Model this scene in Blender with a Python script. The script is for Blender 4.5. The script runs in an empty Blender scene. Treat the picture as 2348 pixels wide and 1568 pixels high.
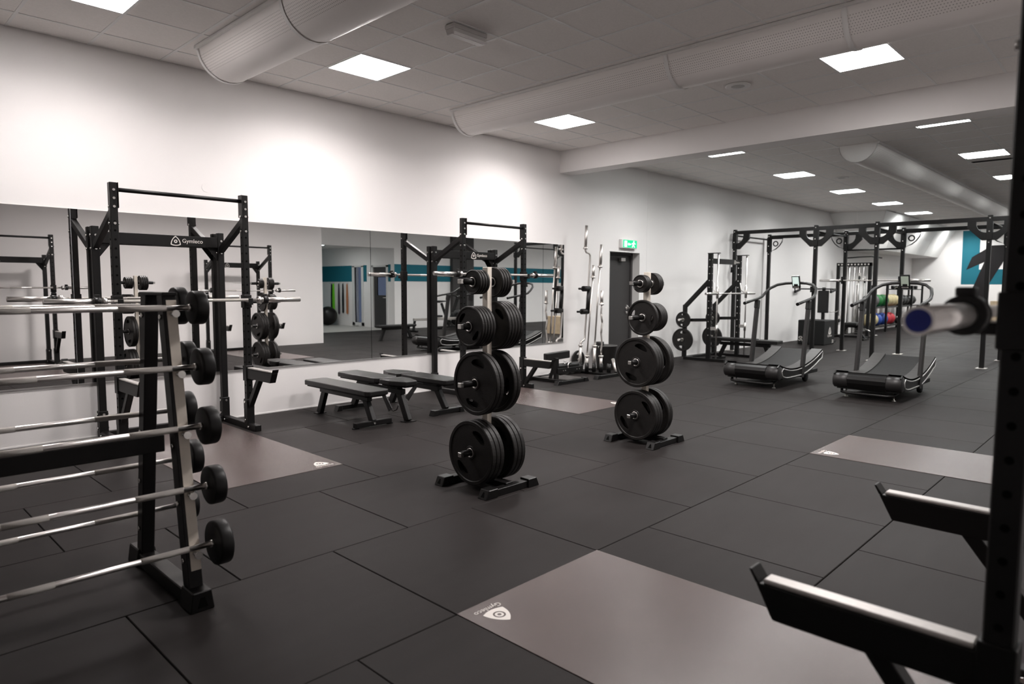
import bpy, math, random
from mathutils import Matrix, Vector

random.seed(7)
scene = bpy.context.scene
col = scene.collection
PI = math.pi

# ------------------------------------------------------------------ camera
cam_data = bpy.data.cameras.new('camera')
cam = bpy.data.objects.new('camera', cam_data)
col.objects.link(cam)
cam_data.sensor_fit = 'HORIZONTAL'
cam_data.sensor_width = 36.0
cam_data.lens = 23.783
cam_data.clip_start = 0.05
cam_data.clip_end = 120
Mc = ((0.69478, -0.05596, 0.71703), (-0.71921, -0.05983, 0.69222), (0.00416, -0.99664, -0.08181))
CAM = Vector((0, 0, 1.412))
cam.matrix_world = Matrix((
    (Mc[0][0], -Mc[0][1], -Mc[0][2], CAM.x),
    (Mc[1][0], -Mc[1][1], -Mc[1][2], CAM.y),
    (Mc[2][0], -Mc[2][1], -Mc[2][2], CAM.z),
    (0, 0, 0, 1)))
cam_data.dof.use_dof = True
cam_data.dof.focus_distance = 5.2
cam_data.dof.aperture_fstop = 2.4
scene.camera = cam
FPX = 1551.15


def to_pixel(p):
    d = Vector(p) - CAM
    x = Mc[0][0] * d.x + Mc[1][0] * d.y + Mc[2][0] * d.z
    y = Mc[0][1] * d.x + Mc[1][1] * d.y + Mc[2][1] * d.z
    z = Mc[0][2] * d.x + Mc[1][2] * d.y + Mc[2][2] * d.z
    if z < 0.2:
        return None
    return 1174 + FPX * x / z, 784 + FPX * y / z, z


# ------------------------------------------------------------------ world, exposure
world = bpy.data.worlds.new('world')
scene.world = world
world.use_nodes = True
world.node_tree.nodes['Background'].inputs[0].default_value = (0.30, 0.36, 0.55, 1)
world.node_tree.nodes['Background'].inputs[1].default_value = 0.25
scene.view_settings.view_transform = 'Standard'
scene.view_settings.look = 'None'
scene.view_settings.exposure = 0.09
scene.view_settings.gamma = 1.0
scene.view_settings.use_curve_mapping = False
LIGHT = 27.0            # radiance of the ceiling panels' diffusers
PANEL_W = 44.0         # lamp power behind each diffuser
PANEL_SPREAD = 154     # beam angle of the micro-prismatic panels, degrees

# ------------------------------------------------------------------ room dimensions
YW = 7.093             # mirror wall
ZC = 3.555             # ceiling
YB = -0.78             # wall behind the camera
XB = 8.77              # where that wall ends
YS = -4.02             # side wall of the far half
XF = 29.38             # far wall
XL = -2.4              # wall to the left


# ------------------------------------------------------------------ materials
MATS = {}


def mat(name, color, rough=0.5, metal=0.0, spec=0.5, noise=None, bump=None, emit=None, coat=0.0):
    """Principled material; noise=(scale, amount) varies the colour, bump=(scale, strength)."""
    m = bpy.data.materials.new(name)
    m.use_nodes = True
    nt = m.node_tree
    b = nt.nodes['Principled BSDF']
    c = (color[0], color[1], color[2], 1)
    b.inputs['Base Color'].default_value = c
    b.inputs['Roughness'].default_value = rough
    b.inputs['Metallic'].default_value = metal
    b.inputs['Specular IOR Level'].default_value = spec
    if coat:
        b.inputs['Coat Weight'].default_value = coat
        b.inputs['Coat Roughness'].default_value = 0.15
    if noise or bump:
        tc = nt.nodes.new('ShaderNodeTexCoord')
    if noise:
        n = nt.nodes.new('ShaderNodeTexNoise')
        n.inputs['Scale'].default_value = noise[0]
        n.inputs['Detail'].default_value = 4
        nt.links.new(tc.outputs['Object'], n.inputs['Vector'])
        r = nt.nodes.new('ShaderNodeValToRGB')
        a = noise[1]
        r.color_ramp.elements[0].position = 0.3
        r.color_ramp.elements[1].position = 0.7
        r.color_ramp.elements[0].color = tuple(v * (1 - a) for v in color) + (1,)
        r.color_ramp.elements[1].color = tuple(min(1, v * (1 + a)) for v in color) + (1,)
        nt.links.new(n.outputs['Fac'], r.inputs['Fac'])
        nt.links.new(r.outputs['Color'], b.inputs['Base Color'])
    if bump:
        n2 = nt.nodes.new('ShaderNodeTexNoise')
        n2.inputs['Scale'].default_value = bump[0]
        n2.inputs['Detail'].default_value = 3
        nt.links.new(tc.outputs['Object'], n2.inputs['Vector'])
        bp = nt.nodes.new('ShaderNodeBump')
        bp.inputs['Strength'].default_value = bump[1]
        bp.inputs['Distance'].default_value = 0.01
        nt.links.new(n2.outputs['Fac'], bp.inputs['Height'])
        nt.links.new(bp.outputs['Normal'], b.inputs['Normal'])
    if emit:
        b.inputs['Emission Color'].default_value = (emit[0], emit[1], emit[2], 1)
        b.inputs['Emission Strength'].default_value = emit[3]
    MATS[name] = m
    return m


mat('white_wall', (0.86, 0.835, 0.825), 0.75, spec=0.25, noise=(1.3, 0.015), bump=(180, 0.06))
mat('white_trim', (0.80, 0.785, 0.77), 0.45)
mat('ceiling_tile', (0.86, 0.825, 0.80), 0.9, spec=0.15, noise=(60, 0.03), bump=(400, 0.25))
mat('ceiling_grid', (0.80, 0.79, 0.78), 0.45)
mat('plenum', (0.32, 0.31, 0.30), 0.9)
mat('subfloor', (0.008, 0.008, 0.008), 0.9)
mat('black_powder', (0.0042, 0.0037, 0.0037), 0.42, spec=0.32, bump=(500, 0.08))
mat('black_matte', (0.005, 0.005, 0.005), 0.65, spec=0.35)
mat('black_plastic', (0.0055, 0.0052, 0.0052), 0.35, spec=0.36)
mat('rubber', (0.0112, 0.0098, 0.0092), 0.47, spec=0.32, noise=(40, 0.18), bump=(160, 0.18))
mat('urethane', (0.0062, 0.0058, 0.0058), 0.42, spec=0.32)
mat('vinyl', (0.0078, 0.0072, 0.0070), 0.40, spec=0.42, noise=(6, 0.12), bump=(260, 0.12))
mat('chrome', (0.86, 0.83, 0.81), 0.29, metal=1)
mat('steel', (0.68, 0.65, 0.625), 0.38, metal=1)
mat('knurl', (0.50, 0.475, 0.45), 0.52, metal=1, bump=(900, 0.6))
mat('wear_strip', (0.70, 0.64, 0.56), 0.5, spec=0.4, noise=(20, 0.05))
mat('runner', (0.50, 0.475, 0.455), 0.40, metal=0.35, noise=(50, 0.05))
mat('board', (0.086, 0.063, 0.059), 0.27, spec=0.55, noise=(3, 0.05), bump=(700, 0.16))
mat('logo_white', (0.72, 0.68, 0.64), 0.55)
mat('bolt', (0.75, 0.74, 0.72), 0.25, metal=1)
mat('bolt_hole', (0.002, 0.002, 0.002), 0.9, spec=0.1)
mat('teal', (0.015, 0.148, 0.198), 0.7, spec=0.25)
mat('graphic_black', (0.016, 0.014, 0.015), 0.7, spec=0.2)
mat('door_grey', (0.048, 0.045, 0.045), 0.5, spec=0.4)
mat('pillar_grey', (0.04, 0.037, 0.037), 0.6)
mat('mirror', (0.93, 0.925, 0.92), 0.0, metal=1)
mat('aluminium', (0.70, 0.69, 0.68), 0.35, metal=1)
mat('plywood', (0.52, 0.40, 0.27), 0.55, noise=(8, 0.10))
mat('bin_grey', (0.085, 0.082, 0.080), 0.45)
mat('light_frame', (0.8, 0.8, 0.8), 0.4)
mat('diffuser', (0.9, 0.9, 0.9), 0.5, emit=(1.0, 0.945, 0.93, LIGHT))
mat('diffuser_cool', (0.9, 0.9, 0.9), 0.5, emit=(0.95, 1.0, 0.99, LIGHT * 0.75))
mat('lamp_plastic', (0.55, 0.53, 0.52), 0.25, spec=0.5)
mat('exit_green', (0.0, 0.25, 0.10), 0.4, emit=(0.0, 0.62, 0.25, 1.1))
mat('exit_white', (0.8, 0.9, 0.85), 0.4, emit=(0.75, 1.0, 0.88, 1.6))
mat('blue_cap', (0.008, 0.020, 0.26), 0.35)
mat('ball_green', (0.012, 0.17, 0.035), 0.55, bump=(300, 0.2))
mat('ball_beige', (0.52, 0.44, 0.25), 0.55, bump=(300, 0.2))
mat('ball_blue', (0.025, 0.075, 0.36), 0.55, bump=(300, 0.2))
mat('ball_red', (0.46, 0.028, 0.04), 0.55, bump=(300, 0.2))
mat('ball_grey', (0.12, 0.115, 0.115), 0.55, bump=(300, 0.2))
mat('ball_black', (0.018, 0.018, 0.018), 0.4, bump=(300, 0.2))
mat('deck_grey', (0.034, 0.031, 0.030), 0.5, spec=0.4)
mat('checker_plate', (0.16, 0.15, 0.145), 0.4, metal=0.5)
mat('belt', (0.007, 0.0066, 0.0066), 0.6, spec=0.3)
mat('treadmill_grey', (0.017, 0.0158, 0.0158), 0.42, spec=0.45)
mat('silver_line', (0.62, 0.61, 0.60), 0.3, metal=0.6)
mat('lcd', (0.30, 0.34, 0.27), 0.3, emit=(0.62, 0.70, 0.60, 0.22))
mat('lcd_bright', (0.40, 0.46, 0.44), 0.3, emit=(0.70, 0.84, 0.78, 0.75))
mat('grey_floor', (0.40, 0.39, 0.37), 0.45)
mat('band_green', (0.16, 0.62, 0.02), 0.5)
mat('band_purple', (0.06, 0.045, 0.065), 0.5)
mat('band_black', (0.012, 0.012, 0.012), 0.5)
mat('band_orange', (0.50, 0.19, 0.07), 0.5)
mat('window_frame', (0.72, 0.71, 0.70), 0.4)
mat('cable', (0.05, 0.05, 0.05), 0.4)
mat('mesh_speaker', (0.52, 0.51, 0.50), 0.6)


def make_glass():
    m = bpy.data.materials.new('window_glass')
    m.use_nodes = True
    nt = m.node_tree
    b = nt.nodes['Principled BSDF']
    b.inputs['Base Color'].default_value = (0.85, 0.88, 0.9, 1)
    b.inputs['Roughness'].default_value = 0.02
    b.inputs['Transmission Weight'].default_value = 1.0
    b.inputs['IOR'].default_value = 1.05
    MATS['window_glass'] = m


make_glass()


def make_rubber_floor():
    """dark rubber mats: fine granule speckle, faint scuffs, low sheen; tone differs a little from tile to tile"""
    m = bpy.data.materials.new('rubber_floor')
    m.use_nodes = True
    nt = m.node_tree
    L = nt.links.new
    b = nt.nodes['Principled BSDF']
    geo = nt.nodes.new('ShaderNodeNewGeometry')
    n1 = nt.nodes.new('ShaderNodeTexNoise')
    n1.inputs['Scale'].default_value = 1.1
    n1.inputs['Detail'].default_value = 5
    n2 = nt.nodes.new('ShaderNodeTexNoise')
    n2.inputs['Scale'].default_value = 340
    n2.inputs['Detail'].default_value = 2
    mp = nt.nodes.new('ShaderNodeMapping')
    mp.inputs['Scale'].default_value = (0.8, 5.0, 1)
    n3 = nt.nodes.new('ShaderNodeTexNoise')
    n3.inputs['Scale'].default_value = 2.2
    n3.inputs['Detail'].default_value = 6
    L(geo.outputs['Position'], n1.inputs['Vector'])
    L(geo.outputs['Position'], n2.inputs['Vector'])
    L(geo.outputs['Position'], mp.inputs['Vector'])
    L(mp.outputs['Vector'], n3.inputs['Vector'])
    oi = nt.nodes.new('ShaderNodeObjectInfo')

    def math_node(op, a, b_):
        q = nt.nodes.new('ShaderNodeMath')
        q.operation = op
        for i, v in enumerate((a, b_)):
            if isinstance(v, (int, float)):
                q.inputs[i].default_value = v
            else:
                L(v, q.inputs[i])
        return q.outputs[0]
    s = math_node('MULTIPLY', n1.outputs['Fac'], 0.35)
    s = math_node('ADD', s, math_node('MULTIPLY', n3.outputs['Fac'], 0.25))
    s = math_node('ADD', s, math_node('MULTIPLY', n2.outputs['Fac'], 0.25))
    s = math_node('ADD', s, math_node('MULTIPLY', oi.outputs['Random'], 0.10))
    r = nt.nodes.new('ShaderNodeValToRGB')
    r.color_ramp.elements[0].position = 0.28
    r.color_ramp.elements[1].position = 0.68
    r.color_ramp.elements[0].color = (0.0150, 0.0128, 0.0125, 1)
    r.color_ramp.elements[1].color = (0.0275, 0.0240, 0.0235, 1)
    L(s, r.inputs['Fac'])
    L(r.outputs['Color'], b.inputs['Base Color'])
    rr = nt.nodes.new('ShaderNodeMapRange')
    rr.inputs['To Min'].default_value = 0.44
    rr.inputs['To Max'].default_value = 0.62
    L(n1.outputs['Fac'], rr.inputs['Value'])
    L(rr.outputs['Result'], b.inputs['Roughness'])
    b.inputs['Specular IOR Level'].default_value = 0.09
    bp = nt.nodes.new('ShaderNodeBump')
    bp.inputs['Strength'].default_value = 0.22
    bp.inputs['Distance'].default_value = 0.004
    L(n2.outputs['Fac'], bp.inputs['Height'])
    L(bp.outputs['Normal'], b.inputs['Normal'])
    MATS['rubber_floor'] = m


make_rubber_floor()


def make_duct():
    """white painted sheet metal; rows of small perforations on both upper flanks, laid out in the mesh's own UV (metres)"""
    m = bpy.data.materials.new('duct_white')
    m.use_nodes = True
    nt = m.node_tree
    L = nt.links.new
    b = nt.nodes['Principled BSDF']
    b.inputs['Roughness'].default_value = 0.42
    uv = nt.nodes.new('ShaderNodeUVMap')
    sep = nt.nodes.new('ShaderNodeSeparateXYZ')
    L(uv.outputs['UV'], sep.inputs[0])

    def mn(op, a, b_=None):
        q = nt.nodes.new('ShaderNodeMath')
        q.operation = op
        for i, v in enumerate((a, b_)):
            if v is None:
                continue
            if isinstance(v, (int, float)):
                q.inputs[i].default_value = v
            else:
                L(v, q.inputs[i])
        return q.outputs[0]
    u, v = sep.outputs[0], sep.outputs[1]
    pitch = 0.021
    row = mn('FLOOR', mn('DIVIDE', v, pitch))
    us = mn('ADD', mn('DIVIDE', u, pitch), mn('MULTIPLY', mn('MODULO', row, 2.0), 0.5))
    fu = mn('SUBTRACT', mn('FRACT', us), 0.5)
    fv = mn('SUBTRACT', mn('FRACT', mn('DIVIDE', v, pitch)), 0.5)
    d = mn('SQRT', mn('ADD', mn('MULTIPLY', fu, fu), mn('MULTIPLY', fv, fv)))
    dot = mn('LESS_THAN', d, 0.22)
    # v runs 0..pi*r round the half pipe; perforated bands near both shoulders
    ban = mn('ADD', mn('MULTIPLY', mn('GREATER_THAN', v, 0.072), mn('LESS_THAN', v, 0.24)),
             mn('MULTIPLY', mn('GREATER_THAN', v, 0.59), mn('LESS_THAN', v, 0.76)))
    fac = mn('MULTIPLY', dot, ban)
    mx = nt.nodes.new('ShaderNodeMix')
    mx.data_type = 'RGBA'
    mx.inputs['A'].default_value = (0.86, 0.82, 0.795, 1)
    mx.inputs['B'].default_value = (0.50, 0.47, 0.45, 1)
    L(fac, mx.inputs['Factor'])
    L(mx.outputs['Result'], b.inputs['Base Color'])
    MATS['duct_white'] = m


make_duct()


# ------------------------------------------------------------------ mesh helpers
class MB:
    """collects simple shapes and links them as ONE mesh object"""

    def __init__(self):
        self.v, self.f, self.sm = [], [], []

    def add(self, vs, fs, smooth=False, M=None):
        o = len(self.v)
        if M is not None:
            vs = [tuple(M @ Vector(p)) for p in vs]
        self.v.extend(vs)
        self.f.extend([tuple(i + o for i in q) for q in fs])
        self.sm.extend([smooth] * len(fs))
        return self

    def box(self, x0, x1, y0, y1, z0, z1, M=None):
        vs = [(x0, y0, z0), (x1, y0, z0), (x1, y1, z0), (x0, y1, z0), (x0, y0, z1), (x1, y0, z1), (x1, y1, z1), (x0, y1, z1)]
        fs = [(0, 3, 2, 1), (4, 5, 6, 7), (0, 1, 5, 4), (1, 2, 6, 5), (2, 3, 7, 6), (3, 0, 4, 7)]
        return self.add(vs, fs, False, M)

    def cbox(self, c, s, M=None):
        return self.box(c[0] - s[0] / 2, c[0] + s[0] / 2, c[1] - s[1] / 2, c[1] + s[1] / 2, c[2] - s[2] / 2, c[2] + s[2] / 2, M)

    def bar(self, p, q, w, h, up=(0, 0, 1)):
        """rectangular tube from p to q; w across, h along 'up'"""
        p, q = Vector(p), Vector(q)
        d = (q - p)
        ln = d.length
        d.normalize()
        u = Vector(up)
        if abs(u.dot(d)) > 0.98:
            u = Vector((0, 1, 0)) if abs(d.y) < 0.9 else Vector((1, 0, 0))
        s = d.cross(u).normalized()
        u = s.cross(d).normalized()
        vs = []
        for t in (p, q):
            for a, b in ((-1, -1), (1, -1), (1, 1), (-1, 1)):
                vs.append(tuple(t + s * (a * w / 2) + u * (b * h / 2)))
        fs = [(0, 1, 2, 3), (7, 6, 5, 4), (0, 4, 5, 1), (1, 5, 6, 2), (2, 6, 7, 3), (3, 7, 4, 0)]
        return self.add(vs, fs)

    def cyl(self, p, q, r, n=16, r2=None, caps=True):
        p, q = Vector(p), Vector(q)
        d = (q - p).normalized()
        a = Vector((0, 0, 1)) if abs(d.z) < 0.9 else Vector((1, 0, 0))
        s = d.cross(a).normalized()
        u = s.cross(d)
        r2 = r if r2 is None else r2
        vs, fs = [], []
        for t, rr in ((p, r), (q, r2)):
            for i in range(n):
                g = 2 * PI * i / n
                vs.append(tuple(t + s * (rr * math.cos(g)) + u * (rr * math.sin(g))))
        for i in range(n):
            j = (i + 1) % n
            fs.append((i, j, n + j, n + i))
        self.add(vs, fs, True)
        if caps:
            o = len(self.v) - 2 * n
            self.f.append(tuple(o + i for i in reversed(range(n))))
            self.f.append(tuple(o + n + i for i in range(n)))
            self.sm.extend([False, False])
        return self

    def tube(self, path, r, n=10, closed=False, caps=True):
        """round tube through a list of points"""
        P = [Vector(p) for p in path]
        N = len(P)
        tang = []
        for i in range(N):
            a = P[(i - 1) % N] if (closed or i > 0) else P[0]
            b = P[(i + 1) % N] if (closed or i < N - 1) else P[-1]
            tang.append((b - a).normalized())
        a0 = Vector((0, 0, 1)) if abs(tang[0].z) < 0.9 else Vector((1, 0, 0))
        s = tang[0].cross(a0).normalized()
        vs, fs = [], []
        for i in range(N):
            s = (s - tang[i] * s.dot(tang[i])).normalized()
            u = tang[i].cross(s)
            for k in range(n):
                g = 2 * PI * k / n
                vs.append(tuple(P[i] + s * (r * math.cos(g)) + u * (r * math.sin(g))))
        for i in range(N if closed else N - 1):
            a, b = i * n, ((i + 1) % N) * n
            for k in range(n):
                l = (k + 1) % n
                fs.append((a + k, a + l, b + l, b + k))
        self.add(vs, fs, True)
        if caps and not closed:
            o = len(self.v) - N * n
            self.f.append(tuple(o + k for k in reversed(range(n))))
            self.f.append(tuple(o + (N - 1) * n + k for k in range(n)))
            self.sm.extend([False, False])
        return self

    def prism(self, poly, a, b, axis='z', M=None):
        """extrude a polygon of 2-D points between a and b along an axis (x: poly=(y,z); y: poly=(x,z); z: poly=(x,y))"""
        n = len(poly)
        vs = []
        for t in (a, b):
            for p in poly:
                vs.append({'x': (t, p[0], p[1]), 'y': (p[0], t, p[1]), 'z': (p[0], p[1], t)}[axis])
        fs = [tuple(reversed(range(n))), tuple(range(n, 2 * n))]
        for i in range(n):
            j = (i + 1) % n
            fs.append((i, j, n + j, n + i))
        return self.add(vs, fs, False, M)

    def lathe(self, prof, n=32, M=None, closed=False):
        """revolve (r, z) profile about z"""
        vs, fs = [], []
        k = len(prof)
        for i in range(n):
            g = 2 * PI * i / n
            for r, z in prof:
                vs.append((r * math.cos(g), r * math.sin(g), z))
        for i in range(n):
            j = (i + 1) % n
            for q in range(k if closed else k - 1):
                w = (q + 1) % k
                fs.append((i * k + q, j * k + q, j * k + w, i * k + w))
        self.add(vs, fs, True, M)
        if not closed:
            o = len(self.v) - n * k
            if prof[0][0] > 1e-6:
                self.f.append(tuple(o + i * k for i in reversed(range(n))))
                self.sm.append(False)
            if prof[-1][0] > 1e-6:
                self.f.append(tuple(o + i * k + k - 1 for i in range(n)))
                self.sm.append(False)
        return self

    def sphere(self, c, r, n=20, m=12, sz=1.0):
        prof = [(max(1e-7, r * math.sin(PI * i / m)), -r * sz * math.cos(PI * i / m)) for i in range(m + 1)]
        return self.lathe(prof, n, Matrix.Translation(c))

    def mesh(self, name):
        me = bpy.data.meshes.new(name)
        me.from_pydata(self.v, [], self.f)
        me.polygons.foreach_set('use_smooth', self.sm)
        me.update()
        return me

    def build(self, name, m, parent=None, bevel=0.0, label=None, kind=None, seg=1):
        return obj(name, self.mesh(name), m, parent, bevel, label, kind, seg)


def obj(name, me, m, parent=None, bevel=0.0, label=None, kind=None, seg=1):
    if m and not me.materials:
        me.materials.append(MATS[m])
    o = bpy.data.objects.new(name, me)
    col.objects.link(o)
    if parent:
        o.parent = parent
    if bevel:
        md = o.modifiers.new('bevel', 'BEVEL')
        md.width = bevel
        md.segments = seg
        md.limit_method = 'ANGLE'
        md.angle_limit = math.radians(40)
        md.harden_normals = False
    if label:
        o['label'] = label
    if kind:
        o['kind'] = kind
    return o


def tag(o, label, cat, group=None):
    o['label'] = label
    o['category'] = cat
    if group:
        o['group'] = group
    return o


def thing(name, label, cat, loc=(0, 0, 0), rotz=0, group=None):
    o = bpy.data.objects.new(name, None)
    o.empty_display_size = 0.1
    col.objects.link(o)
    o.location = loc
    o.rotation_euler = (0, 0, rotz)
    return tag(o, label, cat, group)


def struct(name, mb, m, parent=None, label=None):
    o = mb.build(name, m, parent)
    if not parent:
        o['kind'] = 'structure'
    if label:
        o['label'] = label
    return o


def dup(src, parent=None, loc=None, rotz=None, label=None, group=None):
    """copy a thing with its parts and sub-parts"""
    c = src.copy()
    col.objects.link(c)
    c.parent = parent
    if loc is not None:
        c.location = loc
    if rotz is not None:
        c.rotation_euler = (0, 0, rotz)
    if label:
        c['label'] = label
    if group:
        c['group'] = group
    for ch in list(src.children):
        dup(ch, c)
    return c


def text_geo(body, size):
    """flat lettering as (verts, faces), centred on the origin in the xy plane"""
    cu = bpy.data.curves.new('lettering', 'FONT')
    cu.body = body
    cu.size = size
    cu.align_x = 'CENTER'
    cu.align_y = 'CENTER'
    cu.resolution_u = 3
    cu.extrude = 0.0006
    t = bpy.data.objects.new('lettering', cu)
    col.objects.link(t)
    dg = bpy.context.evaluated_depsgraph_get()
    ev = t.evaluated_get(dg)
    me = ev.to_mesh()
    vs = [tuple(v.co) for v in me.vertices]
    fs = [tuple(p.vertices) for p in me.polygons]
    ev.to_mesh_clear()
    bpy.data.objects.remove(t)
    bpy.data.curves.remove(cu)
    return vs, fs


def ring_geo(outer, inner, t=0.0012):
    """flat ring between two closed outlines with the same number of points"""
    n = len(outer)
    vs = [(p[0], p[1], t) for p in outer] + [(p[0], p[1], t) for p in inner]
    fs = [(i, (i + 1) % n, n + (i + 1) % n, n + i) for i in range(n)]
    return vs, fs


def round_triangle(s, n=12, bul=0.12):
    """rounded triangle outline, point up"""
    pts = []
    cs = [(0, 0.62 * s), (-0.56 * s, -0.38 * s), (0.56 * s, -0.38 * s)]
    for i in range(3):
        a, b = cs[i], cs[(i + 1) % 3]
        for k in range(n):
            t = (k + 0.0) / n
            x, y = a[0] + (b[0] - a[0]) * t, a[1] + (b[1] - a[1]) * t
            nx, ny = (b[1] - a[1]), -(b[0] - a[0])
            w = bul * 4 * t * (1 - t)
            pts.append((x + nx * w, y + ny * w))
    return pts


def circle_pts(r, n, c=(0, 0), ph=PI / 2):
    return [(c[0] + r * math.cos(ph + 2 * PI * i / n), c[1] + r * math.sin(ph + 2 * PI * i / n)) for i in range(n)]


def emblem(mb, s, M, solid=False):
    """triangle emblem with a ring in it"""
    tri = round_triangle(s)
    n = len(tri)
    if solid:
        v, f = ring_geo(tri, circle_pts(0.27 * s, n))
        mb.add(v, f, False, M)
    else:
        tri2 = [(p[0] * 0.80, p[1] * 0.80) for p in tri]
        v, f = ring_geo(tri, tri2)
        mb.add(v, f, False, M)
    v, f = ring_geo(circle_pts(0.19 * s, n), circle_pts(0.09 * s, n))
    mb.add(v, f, False, M)


# ================================================================== THE SETTING
def visible_size(c, s):
    """apparent size in photograph pixels of a piece of size s at c; 0 when outside the frame"""
    q = to_pixel(c)
    if not q or not (-250 < q[0] < 2600 and -250 < q[1] < 1820):
        return 0
    return s * FPX / q[2]


def pave(pieces, name, parent, material, z0, z1, limit, stuff_name):
    """pieces = list of (x0, x1, y0, y1). The largest in view become objects of their own, the rest one joined part."""
    ranked = sorted(pieces, key=lambda p: -visible_size(((p[0] + p[1]) / 2, (p[2] + p[3]) / 2, (z0 + z1) / 2), min(p[1] - p[0], p[3] - p[2])))
    shared = {}
    rest = MB()
    for i, (x0, x1, y0, y1) in enumerate(ranked):
        cx, cy = (x0 + x1) / 2, (y0 + y1) / 2
        if i < limit and visible_size((cx, cy, z0), min(x1 - x0, y1 - y0)) > 9:
            key = (round(x1 - x0, 4), round(y1 - y0, 4))
            if key not in shared:
                a, b = (x1 - x0) / 2, (y1 - y0) / 2
                e = 0.003
                mb = MB()
                zs = (z0, z1)
                if name == 'floor_tile':      # top edge chamfered
                    vs = [(-a, -b, z0), (a, -b, z0), (a, b, z0), (-a, b, z0), (-a, -b, z1 - e), (a, -b, z1 - e), (a, b, z1 - e), (-a, b, z1 - e),
                          (-a + e, -b + e, z1), (a - e, -b + e, z1), (a - e, b - e, z1), (-a + e, b - e, z1)]
                else:                         # lower edge chamfered
                    vs = [(-a, -b, z1), (a, -b, z1), (a, b, z1), (-a, b, z1), (-a, -b, z0 + e), (a, -b, z0 + e), (a, b, z0 + e), (-a, b, z0 + e),
                          (-a + e, -b + e, z0), (a - e, -b + e, z0), (a - e, b - e, z0), (-a + e, b - e, z0)]
                fs = [(0, 1, 5, 4), (1, 2, 6, 5), (2, 3, 7, 6), (3, 0, 4, 7), (4, 5, 9, 8), (5, 6, 10, 9), (6, 7, 11, 10), (7, 4, 8, 11), (8, 9, 10, 11)]
                if name != 'floor_tile':
                    fs = [tuple(reversed(f)) for f in fs]
                mb.add(vs, fs)
                me = mb.mesh(name)
                me.materials.append(MATS[material])
                shared[key] = me
            o = bpy.data.objects.new(name, shared[key])
            col.objects.link(o)
            o.parent = parent
            o.location = (cx, cy, 0)
        else:
            rest.box(x0, x1, y0, y1, z0, z1)
    if rest.v:
        rest.build(stuff_name, material, parent, kind='stuff')


# ---- floor
floor = struct('floor', MB().box(XL, XF, YS, YW + 0.2, -0.12, -0.012), 'subfloor')
tiles = []
G = 0.0025
for j in range(-8, 7):
    y0, y1 = 2.122 + j, 3.122 + j
    off = 0.0 if j % 2 == 0 else 0.5
    for k in range(-6, 30):
        x0, x1 = 1.862 + off + k, 2.862 + off + k
        a0, a1, b0, b1 = max(x0, XL), min(x1, XF), max(y0, YS), min(y1, YW)
        if b1 - b0 < 0.02 or a1 - a0 < 0.02:
            continue
        if a1 <= XB and b1 <= YB:
            continue
        if a0 < XB and b0 < YB:
            if a1 > XB + 0.05:
                tiles.append((XB + G, a1 - G, b0 + G, b1 - G))
                if b1 > YB + 0.05:
                    tiles.append((a0 + G, XB - G, YB + G, b1 - G))
            else:
                tiles.append((a0 + G, a1 - G, max(b0, YB) + G, b1 - G))
            continue
        tiles.append((a0 + G, a1 - G, b0 + G, b1 - G))
pave(tiles, 'floor_tile', floor, 'rubber_floor', -0.012, 0.0, 300, 'far_floor_tiles')

# ---- ceiling
ceiling = struct('ceiling', MB().box(XL, 8.5, YB, YW, ZC + 0.013, ZC + 0.12).box(8.5, XF, YS, YW, ZC + 0.013, ZC + 0.12), 'ceiling_grid')
LIGHTS_A = [(1.559, 5.795), (3.963, 5.795), (6.967, 5.795), (3.963, 2.189), (6.967, 2.189)]
LIGHTS_B = [(10.2 + 3 * i, 5.26) for i in range(7)] + [(10.2 + 3 * i, 2.23) for i in range(7)] + [(10.2 + 3 * i, -0.8) for i in range(7)]
ctiles = []


def grid_tiles(xs, ys, x_lo, x_hi, y_lo, y_hi, lights, skip=None):
    g = 0.008
    for i in range(len(xs) - 1):
        for j in range(len(ys) - 1):
            a0, a1, b0, b1 = max(xs[i], x_lo), min(xs[i + 1], x_hi), max(ys[j], y_lo), min(ys[j + 1], y_hi)
            if a1 - a0 < 0.05 or b1 - b0 < 0.05:
                continue
            cx, cy = (a0 + a1) / 2, (b0 + b1) / 2
            if any(abs(cx - l[0]) < 0.2 and abs(cy - l[1]) < 0.2 for l in lights):
                continue
            if skip and skip(cx, cy):
                continue
            ctiles.append((a0 + g, a1 - g, b0 + g, b1 - g))


grid_tiles([1.258 + 0.601 * k for k in range(-7, 14)], [6.095 + 0.601 * k for k in range(-13, 4)], XL, 8.43, YB, YW, LIGHTS_A)
grid_tiles([9.9 + 0.6 * k for k in range(-3, 34)], [5.56 + 0.6 * k for k in range(-17, 4)], 8.75, XF, YS, YW, LIGHTS_B,
           lambda x, y: x > 20.6 and y > 5.8)
pave(ctiles, 'ceiling_tile', ceiling, 'ceiling_tile', ZC + 0.004, ZC + 0.012, 300, 'far_ceiling_tiles')
gb = MB()
for k in range(-7, 14):
    x = 1.258 + 0.601 * k
    if XL < x < 8.43:
        gb.box(x - 0.0125, x + 0.0125, YB, YW, ZC, ZC + 0.016)
for k in range(-13, 4):
    y = 6.095 + 0.601 * k
    if YB < y < YW:
        gb.box(XL, 8.43, y - 0.0125, y + 0.0125, ZC + 0.0003, ZC + 0.016)
for k in range(-3, 34):
    x = 9.9 + 0.6 * k
    if 8.75 < x < XF:
        gb.box(x - 0.0125, x + 0.0125, YS, YW, ZC, ZC + 0.016)
for k in range(-17, 4):
    y = 5.56 + 0.6 * k
    if YS < y < YW:
        gb.box(8.75, XF, y - 0.0125, y + 0.0125, ZC + 0.0003, ZC + 0.016)
gb.build('grid_bars', 'ceiling_grid', ceiling, kind='stuff')

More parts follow.
